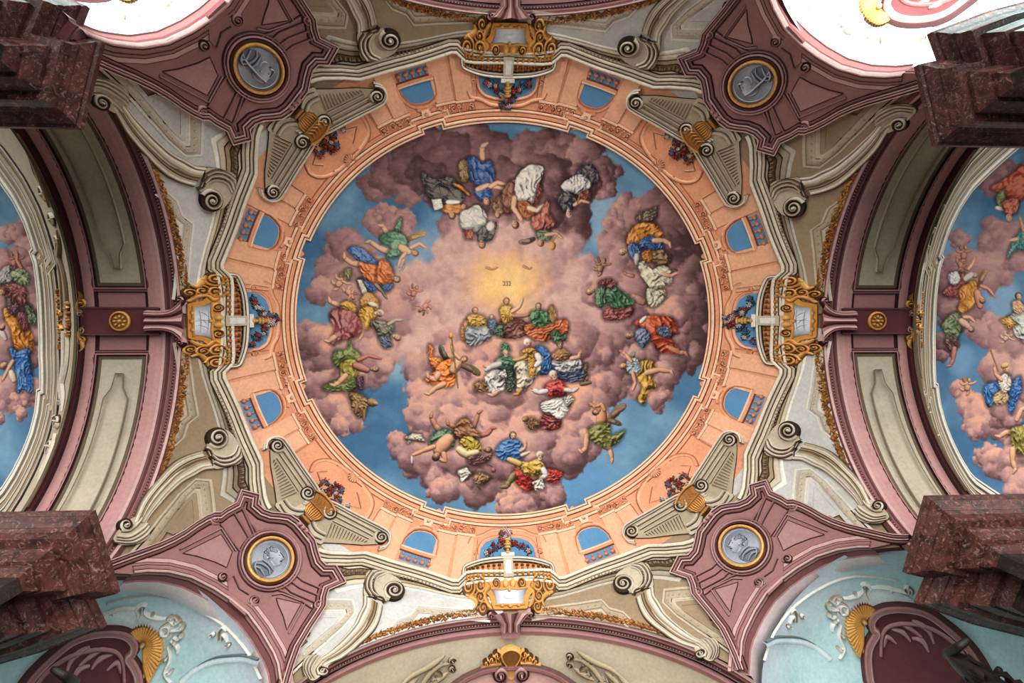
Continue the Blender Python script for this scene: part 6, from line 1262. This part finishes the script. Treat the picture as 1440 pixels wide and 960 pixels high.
def nb_keep(c, ax, s):
    X = NB[ax].hit(c.X, c.Y); e = EDGE[np.argsort(EDGE[:, 1])]; lim = np.interp(X[..., 1], e[:, 1], e[:, 0]); return (s*X[..., 0] < lim+.03) & (np.abs(X[..., 1]) < 5.2)
cl.mesh(root, NB['left'], nb_keep(cl, 'left', 1))
cr = Canvas(1306, 196, 1456, 704, .8, (1560, 430)); cr.sky(5)
cr.haze(1410, 420, 30, 60, (140, 168, 192)); cr.haze(1350, 510, 24, 30, (120, 156, 186))
cr.cloud('painted_cloud_bank', 'mauve and peach clouds of the right neighbouring painting', [(1412, 246, 24, -.12), (1396, 262, 18, -.1), (1440, 250, 26, -.14), (1400, 340, 30, .02), (1430, 350, 34, .04), (1350, 336, 14), (1345, 372, 20), (1380, 380, 34, .04), (1330, 400, 20, -.16), (1345, 440, 30, -.14), (1330, 480, 18, -.2), (1325, 500, 10, -.2), (1390, 470, 24, .08), (1420, 480, 34, .08, .4), (1440, 540, 40, .06), (1400, 520, 26, .06), (1350, 548, 14, .06, .7), (1366, 572, 22, .08, .8), (1390, 586, 30, .08, .8), (1372, 600, 18, .06, .7), (1410, 600, 24, .0, .5), (1420, 580, 24, -.04), (1385, 640, 14, .04, .7), (1400, 652, 22, .0, .7), (1430, 650, 30, -.04, .6), (1440, 680, 26, -.02, .6)], seed=22)
F = lambda lb: cr.part('painted_figure', lb)
F('painted figure in scarlet near the upper right edge'); cr.cloth([(1394, 264), (1406, 256), (1422, 246), (1438, 234), (1444, 268), (1430, 282), (1410, 272)], (176, 56, 34), nf=8); cr.cloth([(1402, 276), (1412, 266), (1412, 284), (1404, 290)], (96, 118, 68), nf=4); cr.limb([(1402, 292), (1412, 294), (1424, 290), (1430, 284)], 2.6, 2, (224, 214, 206)); cr.cloth([(1410, 284), (1430, 280), (1428, 298), (1416, 300)], (170, 74, 50), nf=4); cr.head(1419, 306, 5, DN, (150, 124, 104))
F('painted angel in teal'); cr.cloth([(1417, 362), (1424, 342), (1434, 326), (1444, 318), (1446, 350), (1430, 350)], (60, 122, 122), nf=6); cr.arm([(1440, 324), (1436, 312), (1434, 304)], 2.8, 1.7, SKIND); cr.arm([(1430, 336), (1420, 338)], 2.6, 1.6)
cr.cherub(1355, 356, 1.0, .2, 'painted cherub reaching up at the left of the right painting', (170, 106, 86)); cr.cherub(1352, 374, .9, 2.8, 'painted cherub with bent arm above the white and red figure', (160, 96, 80))
F('painted figure in wine red with a white shawl'); cr.cloth([(1326, 412), (1338, 398), (1354, 384), (1358, 404), (1350, 416), (1336, 418)], (142, 58, 58), nf=7); cr.cloth([(1334, 388), (1344, 382), (1350, 392), (1340, 400)], (216, 212, 212), nf=4); cr.arm([(1362, 378), (1368, 370), (1370, 364)], 2.4, 1.6); cr.head(1370, 386, 4.6, .3, (130, 96, 70)); cr.limb([(1358, 392), (1366, 386)], 4, 3.4, (190, 180, 170))
F('painted figure in amber drapery'); cr.cloth([(1350, 408), (1360, 400), (1371, 396), (1372, 420), (1362, 436), (1348, 438), (1352, 422)], (206, 130, 40), nf=7); cr.wing(1378, 400, -1.3, 20, 6, (180, 120, 90)); cr.arm([(1380, 402), (1390, 406), (1398, 416)], 2.6, 1.6, (196, 120, 92)); cr.limb([(1374, 412), (1378, 430)], 5, 4, (186, 116, 92)); cr.head(1381, 421, 4.8, 1.2, (120, 80, 56))
F('painted figure in dark green'); cr.cloth([(1326, 458), (1334, 446), (1346, 440), (1351, 456), (1344, 478), (1332, 474)], (88, 110, 68), nf=6); cr.cloth([(1330, 478), (1344, 474), (1344, 490), (1334, 492)], (84, 46, 50), nf=4); cr.foot([(1342, 490), (1340, 506), (1336, 514)], 3.4, 2, (166, 96, 78)); cr.arm([(1356, 446), (1364, 446), (1370, 452)], 2.6, 1.6); cr.limb([(1352, 452), (1360, 458)], 4.6, 4, (200, 150, 130)); cr.head(1365, 462, 4.6, .8)
F('painted seated woman in white with a golden chest'); cr.cloth([(1418, 448), (1430, 438), (1444, 436), (1446, 480), (1430, 472), (1424, 458)], (214, 216, 206), nf=6); cr.cloth([(1408, 450), (1420, 446), (1428, 456), (1418, 462)], (214, 156, 62), nf=3, smooth=False); cr.cloth([(1424, 426), (1434, 424), (1440, 436), (1428, 440)], (206, 150, 110), nf=3); cr.head(1432, 417, 5, U, (60, 46, 40))
cr.cherub(1416, 474, .8, 1.0, 'painted pale cherub below the seated woman in white', (206, 160, 140))
F('painted helmeted woman in blue with a spear'); cr.limb([(1393, 492), (1404, 522)], 1, .8, (150, 90, 64)); cr.cloth([(1384, 552), (1390, 540), (1402, 538), (1410, 548), (1400, 562), (1390, 572)], (38, 100, 176), nf=6); cr.cloth([(1416, 552), (1426, 536), (1434, 530), (1436, 548), (1430, 562), (1422, 582), (1418, 568)], (36, 96, 172), nf=6); cr.cloth([(1400, 554), (1412, 548), (1418, 560), (1406, 568), (1398, 564)], (196, 160, 110), nf=5); cr.cloth([(1406, 532), (1416, 526), (1422, 538), (1416, 550), (1406, 546)], (222, 214, 198), nf=4); cr.arm([(1408, 534), (1400, 526), (1398, 514)], 2.8, 1.8, (214, 150, 116)); cr.head(1415, 520, 5, U, (212, 170, 110)); cr.ball(1413, 514, 6, 4, -.3, (206, 162, 90))
cr.cherub(1360, 542, .95, .2, 'painted cherub with an orange wing on the peach cloud', (212, 152, 120), (206, 116, 40))
F('painted reclining man in olive'); cr.foot([(1426, 608), (1414, 608), (1406, 614)], 4, 2.4); cr.cloth([(1422, 604), (1434, 600), (1448, 598), (1448, 634), (1430, 638), (1424, 624)], (140, 128, 48), nf=6); cr.foot([(1424, 632), (1424, 648), (1428, 660)], 4, 2.4); cr.limb([(1430, 590), (1436, 576), (1446, 572)], 3.4, 2.4)
root = empty('ceiling_fresco', (11.5, 0, 17+ZB)); tag(root, 'partly visible cloud painting of the neighbouring bay at the right edge', 'fresco')
cr.mesh(root, NB['right'], (lambda X: (lambda lim: (X[..., 0]*-1 < lim+.03) & (np.abs(X[..., 1]) < 5.2))(np.interp(X[..., 1], EDGE[np.argsort(EDGE[:, 1])][:, 1], EDGE[np.argsort(EDGE[:, 1])][:, 0])))(NB['right'].hit(cr.X, cr.Y)))
# ---------------------------------------------------------------- light: daylight from the windows on the upper (-y) side, bounced by the pavement
w = bpy.data.worlds.new('church_daylight'); scene.world = w; w.use_nodes = True
nt = w.node_tree; N = nt.nodes; L = nt.links; bg = N['Background']
tc = N.new('ShaderNodeTexCoord'); dp = N.new('ShaderNodeVectorMath'); dp.operation = 'DOT_PRODUCT'
dv = Vector((0, -.87, -.49)).normalized(); dp.inputs[1].default_value = dv
L.new(tc.outputs['Generated'], dp.inputs[0])
mr = N.new('ShaderNodeMapRange'); mr.inputs['From Min'].default_value = .5; mr.inputs['From Max'].default_value = 1.0
mr.inputs['To Min'].default_value = .10; mr.inputs['To Max'].default_value = 5.2; mr.interpolation_type = 'SMOOTHSTEP'
L.new(dp.outputs['Value'], mr.inputs['Value']); L.new(mr.outputs[0], bg.inputs['Strength'])
bg.inputs['Color'].default_value = (1.0, .985, .965, 1)
for sx in (-1, 1):
    ld = bpy.data.lights.new('niche_window_light', 'AREA'); ld.energy = 900; ld.shape = 'DISK'; ld.size = 1.6; ld.color = (1, .97, .95)
    lo = bpy.data.objects.new('niche_window_light', ld); COL.objects.link(lo); lo.location = (sx*7.6, -7.2, 11.0+ZB)
    lo.rotation_euler = (PI+.35, 0, 0)
scene.view_settings.view_transform = 'Standard'; scene.view_settings.look = 'None'
scene.view_settings.exposure = 0.0; scene.view_settings.gamma = 1.0; scene.view_settings.use_curve_mapping = False
